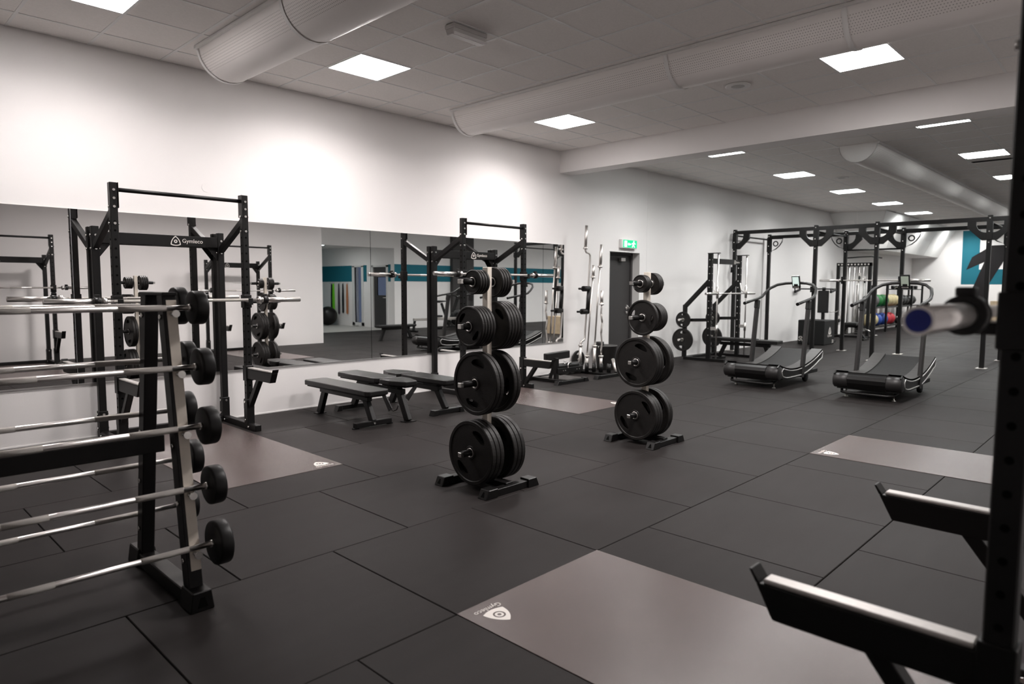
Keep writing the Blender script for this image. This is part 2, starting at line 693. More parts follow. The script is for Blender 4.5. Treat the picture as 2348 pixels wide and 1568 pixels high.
# ---- walls
DX0, DX1, DZ = 9.81, 10.755, 2.04
wb = MB()
wb.box(XL - 0.2, DX0, YW, YW + 0.2, -0.1, ZC + 0.1)
wb.box(DX1, XF + 0.2, YW, YW + 0.2, -0.1, ZC + 0.1)
wb.box(DX0, DX1, YW, YW + 0.2, DZ, ZC + 0.1)
wall_back = struct('wall_back', wb, 'white_wall')
struct('wall_left', MB().box(XL - 0.2, XL, YB - 0.2, YW, -0.1, ZC + 0.1), 'white_wall')
struct('wall_front', MB().box(XL, XB, YS - 0.25, YB, -0.1, ZC + 0.1), 'white_wall')
struct('wall_far', MB().box(XF, XF + 0.2, YS - 0.2, YW, -0.1, ZC + 0.1), 'white_wall')
OX0, OX1, OZ = 9.6, 13.3, 2.63
ws = MB()
ws.box(XB, OX0, YS - 0.2, YS, -0.1, ZC + 0.1)
ws.box(OX1, XF, YS - 0.2, YS, -0.1, ZC + 0.1)
ws.box(OX0, OX1, YS - 0.2, YS, OZ, ZC + 0.1)
struct('wall_right', ws, 'white_wall')
bm = MB().box(8.43, 8.75, YS, YW, 3.22, ZC + 0.05)
struct('trim_1', bm, 'white_wall', label='white plastered ceiling beam')
struct('trim_2', MB().box(10.985, 10.992, YW - 0.003, YW, 0, ZC), 'white_trim', label='vertical panel joint in the white wall')
struct('baseboard_back', MB().box(XL, DX0, YW - 0.006, YW, 0, 0.012).box(DX1, XF, YW - 0.006, YW, 0, 0.012), 'white_trim')

# ---- sloped soffit at the far end, clad in panels
soff = struct('trim_3', MB().add(
    [(20.40, 7.09, ZC), (20.75, 5.72, ZC), (XF, 5.72, ZC), (XF, 7.09, ZC), (21.62, 7.09, 2.55), (21.75, 6.25, 2.55), (XF, 6.25, 2.55), (XF, 7.09, 2.55)],
    [(0, 1, 5, 4), (1, 2, 6, 5), (4, 5, 6, 7), (0, 3, 2, 1)]), 'white_wall', label='sloped white soffit over the far corner')


def lerp(a, b, t):
    return tuple(a[i] + (b[i] - a[i]) * t for i in range(3))


def clad(q, cols, rows):
    """panels a little proud of a sloped quad q=(top a, top b, bottom b, bottom a)"""
    n = (Vector(q[1]) - Vector(q[0])).cross(Vector(q[3]) - Vector(q[0])).normalized()
    for i in range(cols):
        for j in range(rows):
            e = 0.012
            u0, u1, v0, v1 = i / cols + e / cols, (i + 1) / cols - e / cols, j / rows + e / rows, (j + 1) / rows - e / rows
            vs = []
            for off in (0.0, 0.012):
                for u, v in ((u0, v0), (u1, v0), (u1, v1), (u0, v1)):
                    p = Vector(lerp(lerp(q[0], q[1], u), lerp(q[3], q[2], u), v)) + n * off
                    vs.append(tuple(p))
            fs = [(4, 5, 6, 7), (0, 1, 5, 4), (1, 2, 6, 5), (2, 3, 7, 6), (3, 0, 4, 7)]
            MB().add(vs, fs).build('panel', 'white_trim', soff)


clad([(20.75, 5.72, ZC), (20.40, 7.09, ZC), (21.62, 7.09, 2.55), (21.75, 6.25, 2.55)], 2, 1)
clad([(XF, 5.72, ZC), (20.75, 5.72, ZC), (21.75, 6.25, 2.55), (XF, 6.25, 2.55)], 7, 2)

# ---- door in the mirror wall, set back in its reveal
d1 = struct('door_1', MB().box(DX0 + 0.02, DX1 - 0.02, YW + 0.185, YW + 0.20, 0.0, DZ - 0.02), 'door_grey', label='dark grey door set back in the white wall')
fr = MB().box(DX0, DX0 + 0.04, YW + 0.15, YW + 0.2, 0, DZ).box(DX1 - 0.05, DX1, YW + 0.15, YW + 0.2, 0, DZ).box(DX0, DX1, YW + 0.15, YW + 0.2, DZ - 0.05, DZ)
fr.build('door_frame', 'door_grey', d1, 0.003)
hd = MB().cyl((10.62, YW + 0.185, 1.02), (10.62, YW + 0.10, 1.02), 0.010, 12).tube([(10.62, YW + 0.105, 1.02), (10.57, YW + 0.10, 1.03), (10.50, YW + 0.10, 1.075)], 0.010, 10)
hd.cyl((10.62, YW + 0.186, 1.02), (10.62, YW + 0.175, 1.02), 0.026, 16).cyl((10.62, YW + 0.186, 0.94), (10.62, YW + 0.172, 0.94), 0.022, 16)
hd.build('door_handle', 'chrome', d1)
MB().box(10.32, 10.45, YW + 0.10, YW + 0.16, DZ - 0.16, DZ - 0.10).build('door_closer', 'steel', d1, 0.004)
struct('trim_4', MB().box(DX0 - 0.004, DX0 + 0.004, YW - 0.004, YW + 0.15, 0, DZ - 0.004).box(DX1 - 0.004, DX1 + 0.004, YW - 0.004, YW + 0.15, 0, DZ + 0.004).box(DX0, DX1 - 0.004, YW - 0.004, YW + 0.15, DZ - 0.004, DZ + 0.004),
       'white_trim', label='white edge of the door reveal')

# ---- annex behind the opening, seen in the mirror
AX, AY0 = 13.3, -8.5
aw = MB()
for (y0, y1, z0, z1) in ((AY0, -6.34, 0, 2.75), (-6.34, -5.92, 0, 0.14), (-6.34, -5.92, 2.06, 2.75), (-5.92, -5.22, 0, 2.75), (-5.22, -4.43, 2.04, 2.75), (-4.43, YS - 0.2, 0, 2.75)):
    aw.box(AX, AX + 0.15, y0, y1, z0, z1)
struct('wall_annex_right', aw, 'white_wall')
struct('wall_annex_back', MB().box(8.9, AX + 0.15, AY0 - 0.15, AY0, -0.1, 2.85), 'teal')
struct('wall_annex_left', MB().box(8.77, 8.9, AY0, YS - 0.2, -0.1, 2.85), 'white_wall')
struct('ceiling_annex', MB().box(8.77, AX + 0.15, AY0, YS - 0.2, 2.75, 2.85), 'ceiling_tile')
struct('floor_annex', MB().box(8.77, AX + 0.15, AY0, YS, -0.12, 0.0), 'grey_floor')
w1 = struct('window_1', MB().box(AX - 0.02, AX + 0.05, -6.49, -6.34, 0.03, 2.10).box(AX - 0.02, AX + 0.05, -5.92, -5.79, 0.03, 2.10)
            .box(AX - 0.02, AX + 0.05, -6.49, -5.79, 2.06, 2.12).box(AX - 0.02, AX + 0.05, -6.49, -5.79, 0.03, 0.14), 'window_frame', label='tall narrow window in the annex')
MB().box(AX + 0.04, AX + 0.05, -6.34, -5.92, 0.14, 2.06).build('pane', 'window_glass', w1)
d2 = struct('door_2', MB().box(AX + 0.02, AX + 0.06, -5.22, -5.02, 0.0, 2.04).box(AX + 0.02, AX + 0.06, -5.02, -4.43, 0.0, 1.10).box(AX + 0.02, AX + 0.06, -5.02, -4.43, 1.70, 2.04),
            'door_grey', label='dark grey annex door with a square window')
MB().box(AX + 0.035, AX + 0.045, -5.02, -4.43, 1.10, 1.70).build('pane', 'window_glass', d2)
MB().box(AX - 0.03, AX + 0.02, -5.28, -5.20, 0, 2.10).box(AX - 0.03, AX + 0.02, -4.45, -4.37, 0, 2.10).box(AX - 0.03, AX + 0.02, -5.28, -4.37, 2.04, 2.10).build('door_frame', 'window_frame', d2)
MB().cyl((AX + 0.02, -4.50, 1.02), (AX - 0.04, -4.50, 1.02), 0.01).cyl((AX - 0.04, -4.50, 1.02), (AX - 0.04, -4.62, 1.02), 0.01).build('door_handle', 'chrome', d2)


def paint(name, mb, m, label):
    o = mb.build(name, m)
    o['kind'] = 'structure'
    o['label'] = label
    return o


paint('trim_5', MB().box(AX - 0.004, AX, AY0, -6.49, 1.555, 2.12).box(AX - 0.004, AX, -5.79, -5.60, 1.555, 2.12).box(AX - 0.004, AX, -4.36, YS - 0.2, 1.555, 2.12), 'teal', 'teal painted band on the annex wall')
paint('trim_6', MB().box(OX1, 15.7, YS, YS + 0.004, 1.565, 2.125).box(16.7, XF, YS, YS + 0.004, 1.565, 2.125), 'teal', 'teal painted band on the side wall')
tag(MB().box(15.7, 16.7, YS, YS + 0.14, 0, ZC).build('column', 'pillar_grey'), 'dark grey full-height column on the side wall, seen in the mirror', 'column')

# ---- wall graphic at the far end
gr = thing('wall_graphic', 'teal and black painted logo on the far white wall', 'wall art', (XF, 4.9, 1.2))
MB().prism([(5.49, 3.50), (4.95, 3.50), (4.94, 2.09), (3.2, 2.09), (3.2, 1.555), (5.47, 1.555)], XF - 0.004, XF, 'x', Matrix.Translation((-XF, -4.9, -1.2))).build('teal_shape', 'teal', gr)
MB().prism([(5.33, 2.08), (5.17, 2.54), (4.59, 2.94), (3.95, 2.95), (4.64, 1.52), (4.66, 1.0), (5.27, 0.9), (4.79, 2.36)], XF - 0.008, XF - 0.004, 'x', Matrix.Translation((-XF, -4.9, -1.2))).build('black_shape', 'graphic_black', gr)
MB().prism([(4.05, 1.55), (3.9, 1.55), (3.9, 0.95), (4.30, 0.95)], XF - 0.008, XF - 0.004, 'x', Matrix.Translation((-XF, -4.9, -1.2))).build('black_shape', 'graphic_black', gr)


# ---- mirrors
MIR = [(-1.52, 1.652), (1.656, 4.821), (4.825, 8.035), (8.039, 8.551)]
ML = ['mirror pane behind the fixed barbell rack, left end', 'wide mirror pane behind the first squat rack',
      'wide mirror pane behind the second squat rack and benches', 'narrow mirror pane at the right end of the mirror row']
for (a, b), lb in zip(MIR, ML):
    t = thing('mirror', lb, 'mirror', ((a + b) / 2, YW, 0.506), 0, 'wall mirrors')
    w = (b - a) / 2
    MB().box(-w, w, -0.006, 0, 0, 1.583).build('pane', 'mirror', t)
    MB().box(-w, w, -0.010, 0, -0.008, 0).box(-w, w, -0.010, -0.006, 0, 0.006).build('edge_profile', 'aluminium', t)
    MB().box(-w, -w + 0.002, -0.0065, 0, 0, 1.583).build('edge', 'bolt_hole', t)


# ---- ceiling ducts: half-round, perforated
def duct(name, label, start, end, r, seams):
    """half pipe hanging from the ceiling from start to end (2-D), end plate at start"""
    a, b = Vector(start), Vector(end)
    d = (b - a)
    ln = d.length
    d.normalize()
    s = Vector((-d.y, d.x))
    t = thing(name, label, 'duct', (a.x, a.y, ZC))
    n = 28
    def half(u0, u1, rr, nm, m):
        vs, fs, uvs = [], [], []
        for u in (u0, u1):
            for k in range(n + 1):
                g = PI * k / n
                x = rr * math.cos(g)
                vs.append((d.x * u + s.x * x, d.y * u + s.y * x, -rr * math.sin(g)))
        for k in range(n):
            fs.append((k, k + 1, n + 2 + k, n + 1 + k))
        me = bpy.data.meshes.new(nm)
        me.from_pydata(vs, [], fs)
        uv = me.uv_layers.new(name='UVMap')
        for p in me.polygons:
            p.use_smooth = True
            for li, vi in zip(p.loop_indices, p.vertices):
                k = vi % (n + 1)
                uv.data[li].uv = ((u0 if vi <= n else u1), PI * k / n * r)
        return obj(nm, me, m, t)
    half(0.0, ln, r, 'shell', 'duct_white')
    cap = MB()
    pts = [(r * math.cos(PI * k / n), -r * math.sin(PI * k / n)) for k in range(n + 1)]
    vs = [(d.x * 0.012 + s.x * p[0], d.y * 0.012 + s.y * p[0], p[1]) for p in pts]
    cap.add(vs, [tuple(range(n + 1))])
    cap.build('end_plate', 'white_trim', t)
    for u in [0.012] + seams:
        half(u - 0.012, u + 0.03, r + 0.006, 'seam_band', 'white_trim')
    rail = MB()
    for sd in (-1, 1):
        p0 = (s.x * sd * (r + 0.012), s.y * sd * (r + 0.012), -0.012)
        p1 = (p0[0] + d.x * ln, p0[1] + d.y * ln, -0.012)
        rail.bar(p0, p1, 0.03, 0.024)
    rail.build('rail', 'white_trim', t)


duct('air_duct', 'half-round white air duct on the ceiling, nearest the left', (2.815, 6.43), (2.815, YB), 0.265, [1.55, 3.1, 4.65])
duct('air_duct', 'long half-round white air duct crossing the ceiling before the beam', (5.84, 6.43), (5.84, YB), 0.265, [2.98, 4.53])
duct('air_duct', 'half-round air duct beyond the beam, running to the far wall', (11.0, 3.455), (XF, 3.455), 0.265, [3.0, 6.0, 9.0, 12.0])


# ---- ceiling lights
def light_panel(x, y, label, cool, power=1.0):
    t = thing('ceiling_light', label, 'light', (x, y, ZC), 0, 'square ceiling light panels')
    MB().box(-0.285, 0.285, -0.285, 0.285, -0.001, 0.004).build('diffuser', 'diffuser_cool' if cool else 'diffuser', t)
    ld = bpy.data.lights.new('panel_lamp', 'AREA')
    ld.shape = 'SQUARE'
    ld.size = 0.56
    ld.energy = PANEL_W * power
    ld.spread = math.radians(PANEL_SPREAD)
    ld.color = (1.0, 0.985, 0.965) if cool else (1.0, 0.945, 0.925)
    lo = bpy.data.objects.new('lamp', ld)
    col.objects.link(lo)
    lo.parent = t
    lo.location = (0, 0, -0.004)
    f = MB()
    for (x0, x1, y0, y1) in ((-0.297, 0.297, -0.297, -0.285), (-0.297, 0.297, 0.285, 0.297), (-0.297, -0.285, -0.285, 0.285), (0.285, 0.297, -0.285, 0.285)):
        f.box(x0, x1, y0, y1, -0.003, 0.006)
    f.build('frame', 'light_frame', t)


LA = ['square light panel at the top left corner, cut by the frame', 'square light panel between the two ducts in the near ceiling', 'square light panel just before the ceiling beam, by the mirror wall',
      'light panel over the middle of the near room, above the frame', 'large-looking light panel at upper right, beside the crossing duct']
for (x, y), lb in zip(LIGHTS_A, LA):
    light_panel(x, y, lb, False, (0.58 if x < 2 else 0.84) if y > 4 else 1.7)
ORD = ['first', 'second', 'third', 'fourth', 'fifth', 'sixth', 'seventh']
for i, (x, y) in enumerate(LIGHTS_B):
    row = 'left' if y > 4 else ('middle' if y > 0 else 'right')
    k = i % 7
    light_panel(x, y, '%s light panel from the beam in the %s row of the far ceiling' % (ORD[k], row), True, 0.88 if y > 4 else 0.66)

# ---- other ceiling fittings
t = thing('emergency_light', 'small grey emergency light fitting on the near ceiling', 'light', (3.95, 4.36, ZC))
MB().box(-0.19, 0.19, -0.06, 0.06, -0.035, 0).build('housing', 'lamp_plastic', t, 0.006)
MB().prism([(-0.055, -0.035), (0.055, -0.035), (0.035, -0.085), (-0.035, -0.085)], -0.185, 0.185, 'x').build('lens', 'lamp_plastic', t, 0.004)
MB().box(-0.18, 0.18, -0.058, -0.044, -0.088, -0.07).build('reflector', 'white_trim', t)
for x, y, lb in ((6.99, 3.42, 'round white ceiling speaker beside the crossing duct'), (14.1, 4.7, 'round white ceiling speaker beyond the beam')):
    t = thing('ceiling_speaker', lb, 'speaker', (x, y, ZC))
    MB().lathe([(0.13, 0), (0.13, -0.01), (0.115, -0.016), (0.10, -0.012)], 32).build('rim', 'white_trim', t)
    MB().lathe([(0.10, -0.006), (0.06, -0.014), (0.0001, -0.016)], 32).build('grille', 'mesh_speaker', t)
t = thing('ceiling_vent', 'dark slotted vent in the far ceiling at right', 'vent', (13.9, 2.23, ZC))
MB().box(-0.05, 0.05, -0.3, 0.3, -0.006, 0).build('frame', 'pillar_grey', t)
MB().box(-0.03, 0.03, -0.28, 0.28, -0.010, -0.006).build('slot', 'bolt_hole', t)
t = thing('blank_wall_plate', 'small round white blank cap on the wall above the first rack', 'wall plate', (2.86, YW, 2.40))
MB().cyl((0, 0, 0), (0, -0.004, 0), 0.045, 28).build('cover', 'white_wall', t)

# ---- exit sign above the door
t = thing('exit_sign', 'lit green emergency exit sign above the grey door', 'sign', (10.33, YW, 2.18))
MB().box(-0.24, 0.24, -0.06, 0, -0.075, 0.085).build('housing', 'white_trim', t, 0.004)
MB().box(-0.20, 0.23, -0.064, -0.06, -0.062, 0.072).build('face', 'exit_green', t)
px = MB()
Y0, Y1 = -0.066, -0.064
px.prism([(-0.165, -0.05), (-0.085, -0.05), (-0.085, 0.055), (-0.165, 0.055)], Y0, Y1, 'y')
px.build('doorway_symbol', 'exit_white', t)
mn = MB()
mn.prism([(0.13 + 0.016 * math.cos(a * PI / 6), 0.048 + 0.016 * math.sin(a * PI / 6)) for a in range(12)], Y0, Y1, 'y')
mn.prism([(0.10, 0.03), (0.14, 0.03), (0.13, -0.012), (0.095, -0.012)], Y0, Y1, 'y')
mn.prism([(0.095, -0.012), (0.118, -0.012), (0.09, -0.052), (0.07, -0.052)], Y0, Y1, 'y')
mn.prism([(0.112, -0.012), (0.132, -0.012), (0.165, -0.048), (0.148, -0.052)], Y0, Y1, 'y')
mn.prism([(0.14, 0.03), (0.14, 0.014), (0.178, 0.0), (0.185, 0.012)], Y0, Y1, 'y')
mn.prism([(0.10, 0.03), (0.10, 0.014), (0.066, 0.0), (0.06, 0.012)], Y0, Y1, 'y')
mn.build('running_figure_symbol', 'exit_white', t)
MB().prism([(-0.06, 0.0), (-0.025, 0.028), (-0.025, 0.011), (0.035, 0.011), (0.035, -0.011), (-0.025, -0.011), (-0.025, -0.028)], Y0, Y1, 'y').build('arrow_symbol', 'exit_white', t)


# ================================================================== LIFTING PLATFORMS
def platform(x0, x1, y0, y1, label, flip):
    cx, cy = (x0 + x1) / 2, (y0 + y1) / 2
    t = thing('lifting_platform', label, 'platform', (cx, cy, 0), PI if flip else 0, 'brown boards set into the rubber floor')
    a, b = (x1 - x0) / 2, (y1 - y0) / 2
    MB().box(-a, a, -b, b, 0.0, 0.0035).build('board', 'board', t, 0.001)
    lg = MB()
    emblem(lg, 0.105, Matrix.Translation((a - 0.125, -b + 0.135, 0.0031)), solid=True)
    v, f = text_geo('Gymleco', 0.042)
    lg.add(v, f, False, Matrix.Translation((a - 0.125, -b + 0.062, 0.0041)))
    lg.build('logo', 'logo_white', t, label='small white triangle logo and lettering')
    return t


platform(1.862, 2.862, -0.28, 2.122, 'brown lifting board in the foreground, cut by the lower frame edge', True)
platform(5.862, 6.862, -0.28, 2.118, 'brown lifting board at right, behind the grey safety arms', True)
platform(1.862, 2.862, 4.622, 6.95, 'brown lifting board under the first squat rack', False)
platform(5.862, 6.862, 4.622, 6.95, 'brown lifting board under the second squat rack, behind the plate trees', False)


# ================================================================== SQUAT RACKS
def hexdisc(mb, c, axis, r, t=0.0016):
    """tiny flat disc on a face; axis is the outward normal letter with sign"""
    s = 1 if axis[0] == '+' else -1
    d = {'x': Vector((1, 0, 0)), 'y': Vector((0, 1, 0)), 'z': Vector((0, 0, 1))}[axis[1]] * s
    c = Vector(c)
    mb.cyl(tuple(c), tuple(c + d * t), r, 8)


def squat_rack(label, loc, rotz, hook_z, arm_z, logo=True):
    """half rack. local: front posts at y=0, rear posts at y=-0.57, arms reach out along +y; x is the width"""
    t = thing('squat_rack', label, 'squat rack', loc, rotz, 'black half racks')
    W, D, P = 0.565, 0.57, 0.03
    hole, bolt = MB(), MB()
    for s in (-1, 1):
        x = s * W
        post = MB().box(x - P, x + P, -P, P, 0.06, 2.272).build('front_post', 'black_powder', t, 0.004)
        rear = MB().box(x - P, x + P, -D - P, -D + P, 0.06, 1.942).build('rear_post', 'black_powder', t, 0.004)
        MB().box(x - P - 0.007, x + P + 0.007, -P - 0.007, P + 0.007, 0.05, 0.30).build('post_socket', 'black_powder', t, 0.003)
        MB().box(x - P - 0.007, x + P + 0.007, -D - P - 0.007, -D + P + 0.007, 0.05, 0.25).build('post_socket', 'black_powder', t, 0.003)
        MB().box(x - P, x + P, -D - 0.09, 0.19, 0.0, 0.06).build('foot', 'black_powder', t, 0.004)
        # diagonal brace between the post tops
        MB().bar((x, -D + 0.015, 1.76), (x, -0.01, 2.03), 0.05, 0.06, (0, 0, 1)).build('brace', 'black_powder', t, 0.003)
        MB().box(x - s * P - s * 0.006 if s > 0 else x + P, x - P if s > 0 else x + P + 0.006, -P - 0.012, P + 0.012, 2.06, 2.272).build('bar_plate', 'black_powder', t, 0.002)
        z = 0.36
        while z < 2.02:
            hexdisc(hole, (x, P, z), '+y', 0.0095)
            hexdisc(hole, (x + P, 0, z), '+x', 0.0095)
            hexdisc(hole, (x - P, 0, z), '-x', 0.0095)
            z += 0.0755
        for (y, zz) in ((0.0, 1.93), (0.0, 2.07), (-D, 1.74), (-D, 1.86), (0, 0.09), (-D, 0.09), (0, 0.27), (-D, 0.22), (0.06, 0.03), (-D + 0.08, 0.03)):
            hexdisc(bolt, (x + P + 0.007 * (zz < 0.3), y, zz), '+x', 0.011, 0.010)
            hexdisc(bolt, (x - P - 0.007 * (zz < 0.3), y, zz), '-x', 0.011, 0.010)
        for zz in (1.93, 2.07, 0.27, 2.14, 2.21):
            hexdisc(bolt, (x, P + 0.007 * (zz < 0.3), zz), '+y', 0.011, 0.010)
        for zz in (1.74, 1.86, 0.22):
            hexdisc(bolt, (x, -D + P + 0.007 * (zz < 0.3), zz), '+y', 0.011, 0.010)
        # J-hook
        hk = MB().box(x - P - 0.008, x + P + 0.008, -P - 0.006, P + 0.008, hook_z - 0.075, hook_z + 0.05)
        hk.box(x - 0.022, x + 0.022, P + 0.008, P + 0.072, hook_z - 0.045, hook_z - 0.018)
        hk.box(x - 0.022, x + 0.022, P + 0.064, P + 0.076, hook_z - 0.045, hook_z + 0.02)
        h = hk.build('bar_hook', 'black_powder', t, 0.003)
        MB().box(x - 0.024, x + 0.024, P + 0.008, P + 0.064, hook_z - 0.018, hook_z - 0.0145).build('hook_liner', 'runner', h)
        # safety arm: shaped beam with light runner on top and a lip at the tip
        ar = MB().prism([(P, arm_z), (P + 0.525, arm_z), (P + 0.475, arm_z - 0.095), (P, arm_z - 0.095)], x - 0.03, x + 0.03, 'x')
        arm = ar.build('safety_arm', 'black_powder', t, 0.003)
        MB().prism([(P + 0.525, arm_z), (P + 0.545, arm_z + 0.035), (P + 0.537, arm_z + 0.035), (P + 0.512, arm_z)], x - 0.03, x + 0.03, 'x').build('arm_lip', 'black_powder', arm, 0.002)
        MB().box(x - 0.026, x + 0.026, P + 0.012, P + 0.505, arm_z, arm_z + 0.014).build('arm_runner', 'runner', arm, 0.004)
        MB().bar((x, P + 0.005, arm_z - 0.36), (x, P + 0.23, arm_z - 0.07), 0.05, 0.05).build('arm_brace', 'black_powder', arm, 0.003)
        for z0, z1 in ((arm_z - 0.40, arm_z - 0.31), (arm_z - 0.12, arm_z + 0.03)):
            MB().box(x - P - 0.008, x + P + 0.008, -P - 0.008, P + 0.008, z0, z1).build('arm_sleeve', 'black_powder', arm, 0.003)
    MB().cyl((-W, 0, 2.215), (W, 0, 2.215), 0.0175, 16).build('pull_up_bar', 'black_powder', t)
    cb = MB().box(-W + P, W - P, -D - 0.025, -D + 0.025, 1.79, 1.895).build('crossbeam', 'black_powder', t, 0.004)
    MB().box(-W + P, W - P, -D - 0.025, -D + 0.025, 0.0, 0.055).build('rear_foot_bar', 'black_powder', t, 0.004)
    for s in (-1, 1):
        MB().prism([(s * (W - P), 1.79), (s * (W - P - 0.10), 1.79), (s * (W - P), 1.66)], -D - 0.004, -D + 0.004, 'y').build('gusset', 'black_powder', t)
    hole.build('adjustment_holes', 'bolt_hole', t, kind='stuff')
    bolt.build('bolts', 'bolt', t, kind='stuff')
    if logo:
        # lettering on the front of the crossbeam, read from the +y side
        M = Matrix.Translation((-0.25, -D + 0.0255, 1.842)) @ Matrix.Rotation(PI, 4, 'Z') @ Matrix.Rotation(PI / 2, 4, 'X')
        lg = MB()
        emblem(lg, 0.085, M @ Matrix.Translation((-0.125, -0.004, 0)))
        v, f = text_geo('Gymleco', 0.055)
        lg.add(v, f, False, M @ Matrix.Translation((0.035, 0.002, 0.001)))
        lg.build('logo', 'logo_white', cb, label='white outlined logo lettering')
    return t


squat_rack('black squat rack nearest the left, with a barbell at chest height', (2.385, 6.45, 0), PI, 1.27, 0.60)
squat_rack('black squat rack behind the plate trees, beside the weight benches', (6.36, 6.47, 0), PI, 1.565, 0.395)
squat_rack('black squat rack at the right frame edge, blurred and very close', (2.385, 0.225, 0), 0, 1.355, 0.592)
squat_rack('black squat rack behind the right frame edge, seen in the mirror', (6.36, 0.225, 0), 0, 1.30, 0.592)


# ================================================================== BARBELLS
def barbell(label, loc, rotz=0, clamps=True, caps='chrome', L=2.2, group='olympic barbells', name='barbell'):
    t = thing(name, label, 'barbell', loc, rotz, group)
    h = L / 2
    sl = 0.415
    MB().cyl((-h + sl, 0, 0), (h - sl, 0, 0), 0.014, 14).build('shaft', 'chrome', t)
    for a, b in ((-0.08, 0.08), (-0.60, -0.22), (0.22, 0.60)):
        MB().cyl((a, 0, 0), (b, 0, 0), 0.0144, 14, caps=False).build('knurling', 'knurl', t)
    for s in (-1, 1):
        sv = MB().cyl((s * (h - sl), 0, 0), (s * h, 0, 0), 0.025, 20).build('sleeve', 'chrome', t)
        MB().cyl((s * (h - sl - 0.03), 0, 0), (s * (h - sl), 0, 0), 0.036, 20).build('inner_collar', 'chrome', sv)
        MB().cyl((s * h, 0, 0), (s * (h + 0.002), 0, 0), 0.0205, 20).build('end_cap', caps, sv)
        if clamps:
            c0 = s * (h - sl + 0.02)
            c = MB().cyl((c0, 0, 0), (c0 + s * 0.045, 0, 0), 0.043, 20).build('collar_clamp', 'black_plastic', t, 0.003)
            MB().box(min(c0, c0 + s * 0.04), max(c0, c0 + s * 0.04), -0.018, 0.018, 0.035, 0.058).build('clamp_hinge', 'black_plastic', c, 0.003)
            MB().box(min(c0, c0 + s * 0.035), max(c0, c0 + s * 0.035), 0.02, 0.055, -0.035, -0.01).build('clamp_lever', 'black_plastic', c, 0.003)
    return t


barbell('steel barbell on the hooks of the left squat rack', (2.375, 6.375, 1.272))
barbell('steel barbell on the hooks of the rack beside the benches', (6.36, 6.395, 1.567))
barbell('blurred barbell with a blue end cap, close at the right edge', (2.40, 0.300, 1.357), caps='blue_cap')
barbell('steel barbell on the far rack at right, seen in the mirror', (6.36, 0.300, 1.302))


# ================================================================== FIXED BARBELL RACK
XR, XLF = 1.11, -0.09
fr = thing('barbell_storage_rack', 'black A-frame rack holding ten fixed barbells at the left edge', 'rack', (0.51, 3.36, 0))
OFF = Matrix.Translation((-0.51, -3.36, 0))


def rk(mb, name, m, bevel=0.0, parent=None, label=None):
    mb.v = [tuple(OFF @ Vector(p)) for p in mb.v]
    return mb.build(name, m, parent or fr, bevel, label)


def leg_y(z, near):
    k = (z - 0.07) / 1.30
    return 3.028 + 0.205 * k if near else 3.645 - 0.205 * k


BAR_Z = [1.310, 1.045, 0.781, 0.517, 0.262]
for X in (XR, XLF):
    sg = 1 if X == XR else -1
    foot = rk(MB().box(X - 0.038, X + 0.038, 2.99, 3.70, 0.0, 0.07), 'foot_bar', 'black_powder', 0.004)
    for y0, y1, d in ((2.93, 3.06, -1), (3.63, 3.76, 1)):
        # flared cast end with a triangular hole
        a, b = (y0, y1) if d < 0 else (y1, y0)
        rk(MB().prism([(X - 0.052, 0.0), (X + 0.052, 0.0), (X + 0.04, 0.088), (X - 0.04, 0.088)], y0, y1, 'y'), 'foot_cap', 'black_powder', 0.004, foot)
        rk(MB().prism([(X - 0.022, 0.018), (X + 0.022, 0.018), (X + 0.009, 0.062), (X - 0.009, 0.062)], a - 0.0006 if d < 0 else a - 0.001, a + 0.001 if d < 0 else a + 0.0006, 'y'), 'cap_hole', 'bolt_hole', parent=foot)
    for near in (True, False):
        s = -1 if near else 1
        lg = rk(MB().bar((X, leg_y(0.07, near), 0.065), (X, leg_y(1.37, near), 1.37), 0.06, 0.07, (0, -1, 0)), 'leg', 'black_powder', 0.004)
        f = 0.0365
        rk(MB().bar((X + 0.006, leg_y(0.16, near) + s * f, 0.16), (X + 0.006, leg_y(1.345, near) + s * f, 1.345), 0.044, 0.004, (0, -1, 0)), 'wear_strip', 'wear_strip', 0.001, lg, 'pale worn strip down the leg')
        pg = MB()
        for z in BAR_Z:
            y = leg_y(z - 0.024, near)
            pg.cyl((X + 0.004, y, z - 0.030), (X + 0.004, y + s * 0.088, z - 0.024), 0.010, 12)
            pg.cyl((X + 0.004, y + s * 0.080, z - 0.0245), (X + 0.004, y + s * 0.092, z - 0.0235), 0.0165, 14)
            rk(pg, 'peg', 'bolt', 0, lg)
            pg = MB()
        bl = MB()
        for z in (1.27, 0.70, 0.45, 0.20):
            hexdisc(bl, (X - 0.03, leg_y(z, near), z), '-x', 0.011, 0.008)
            hexdisc(bl, (X + 0.03, leg_y(z, near), z), '+x', 0.011, 0.008)
        o = rk(bl, 'bolts', 'bolt', 0, lg)
        o['kind'] = 'stuff'
    rk(MB().box(X - 0.032, X + 0.032, 3.185, 3.49, 1.365, 1.38), 'top_cap', 'black_powder', 0.003)
rk(MB().box(XLF, XR, 3.315, 3.375, 0.64, 0.72), 'crossbeam', 'black_powder', 0.004)

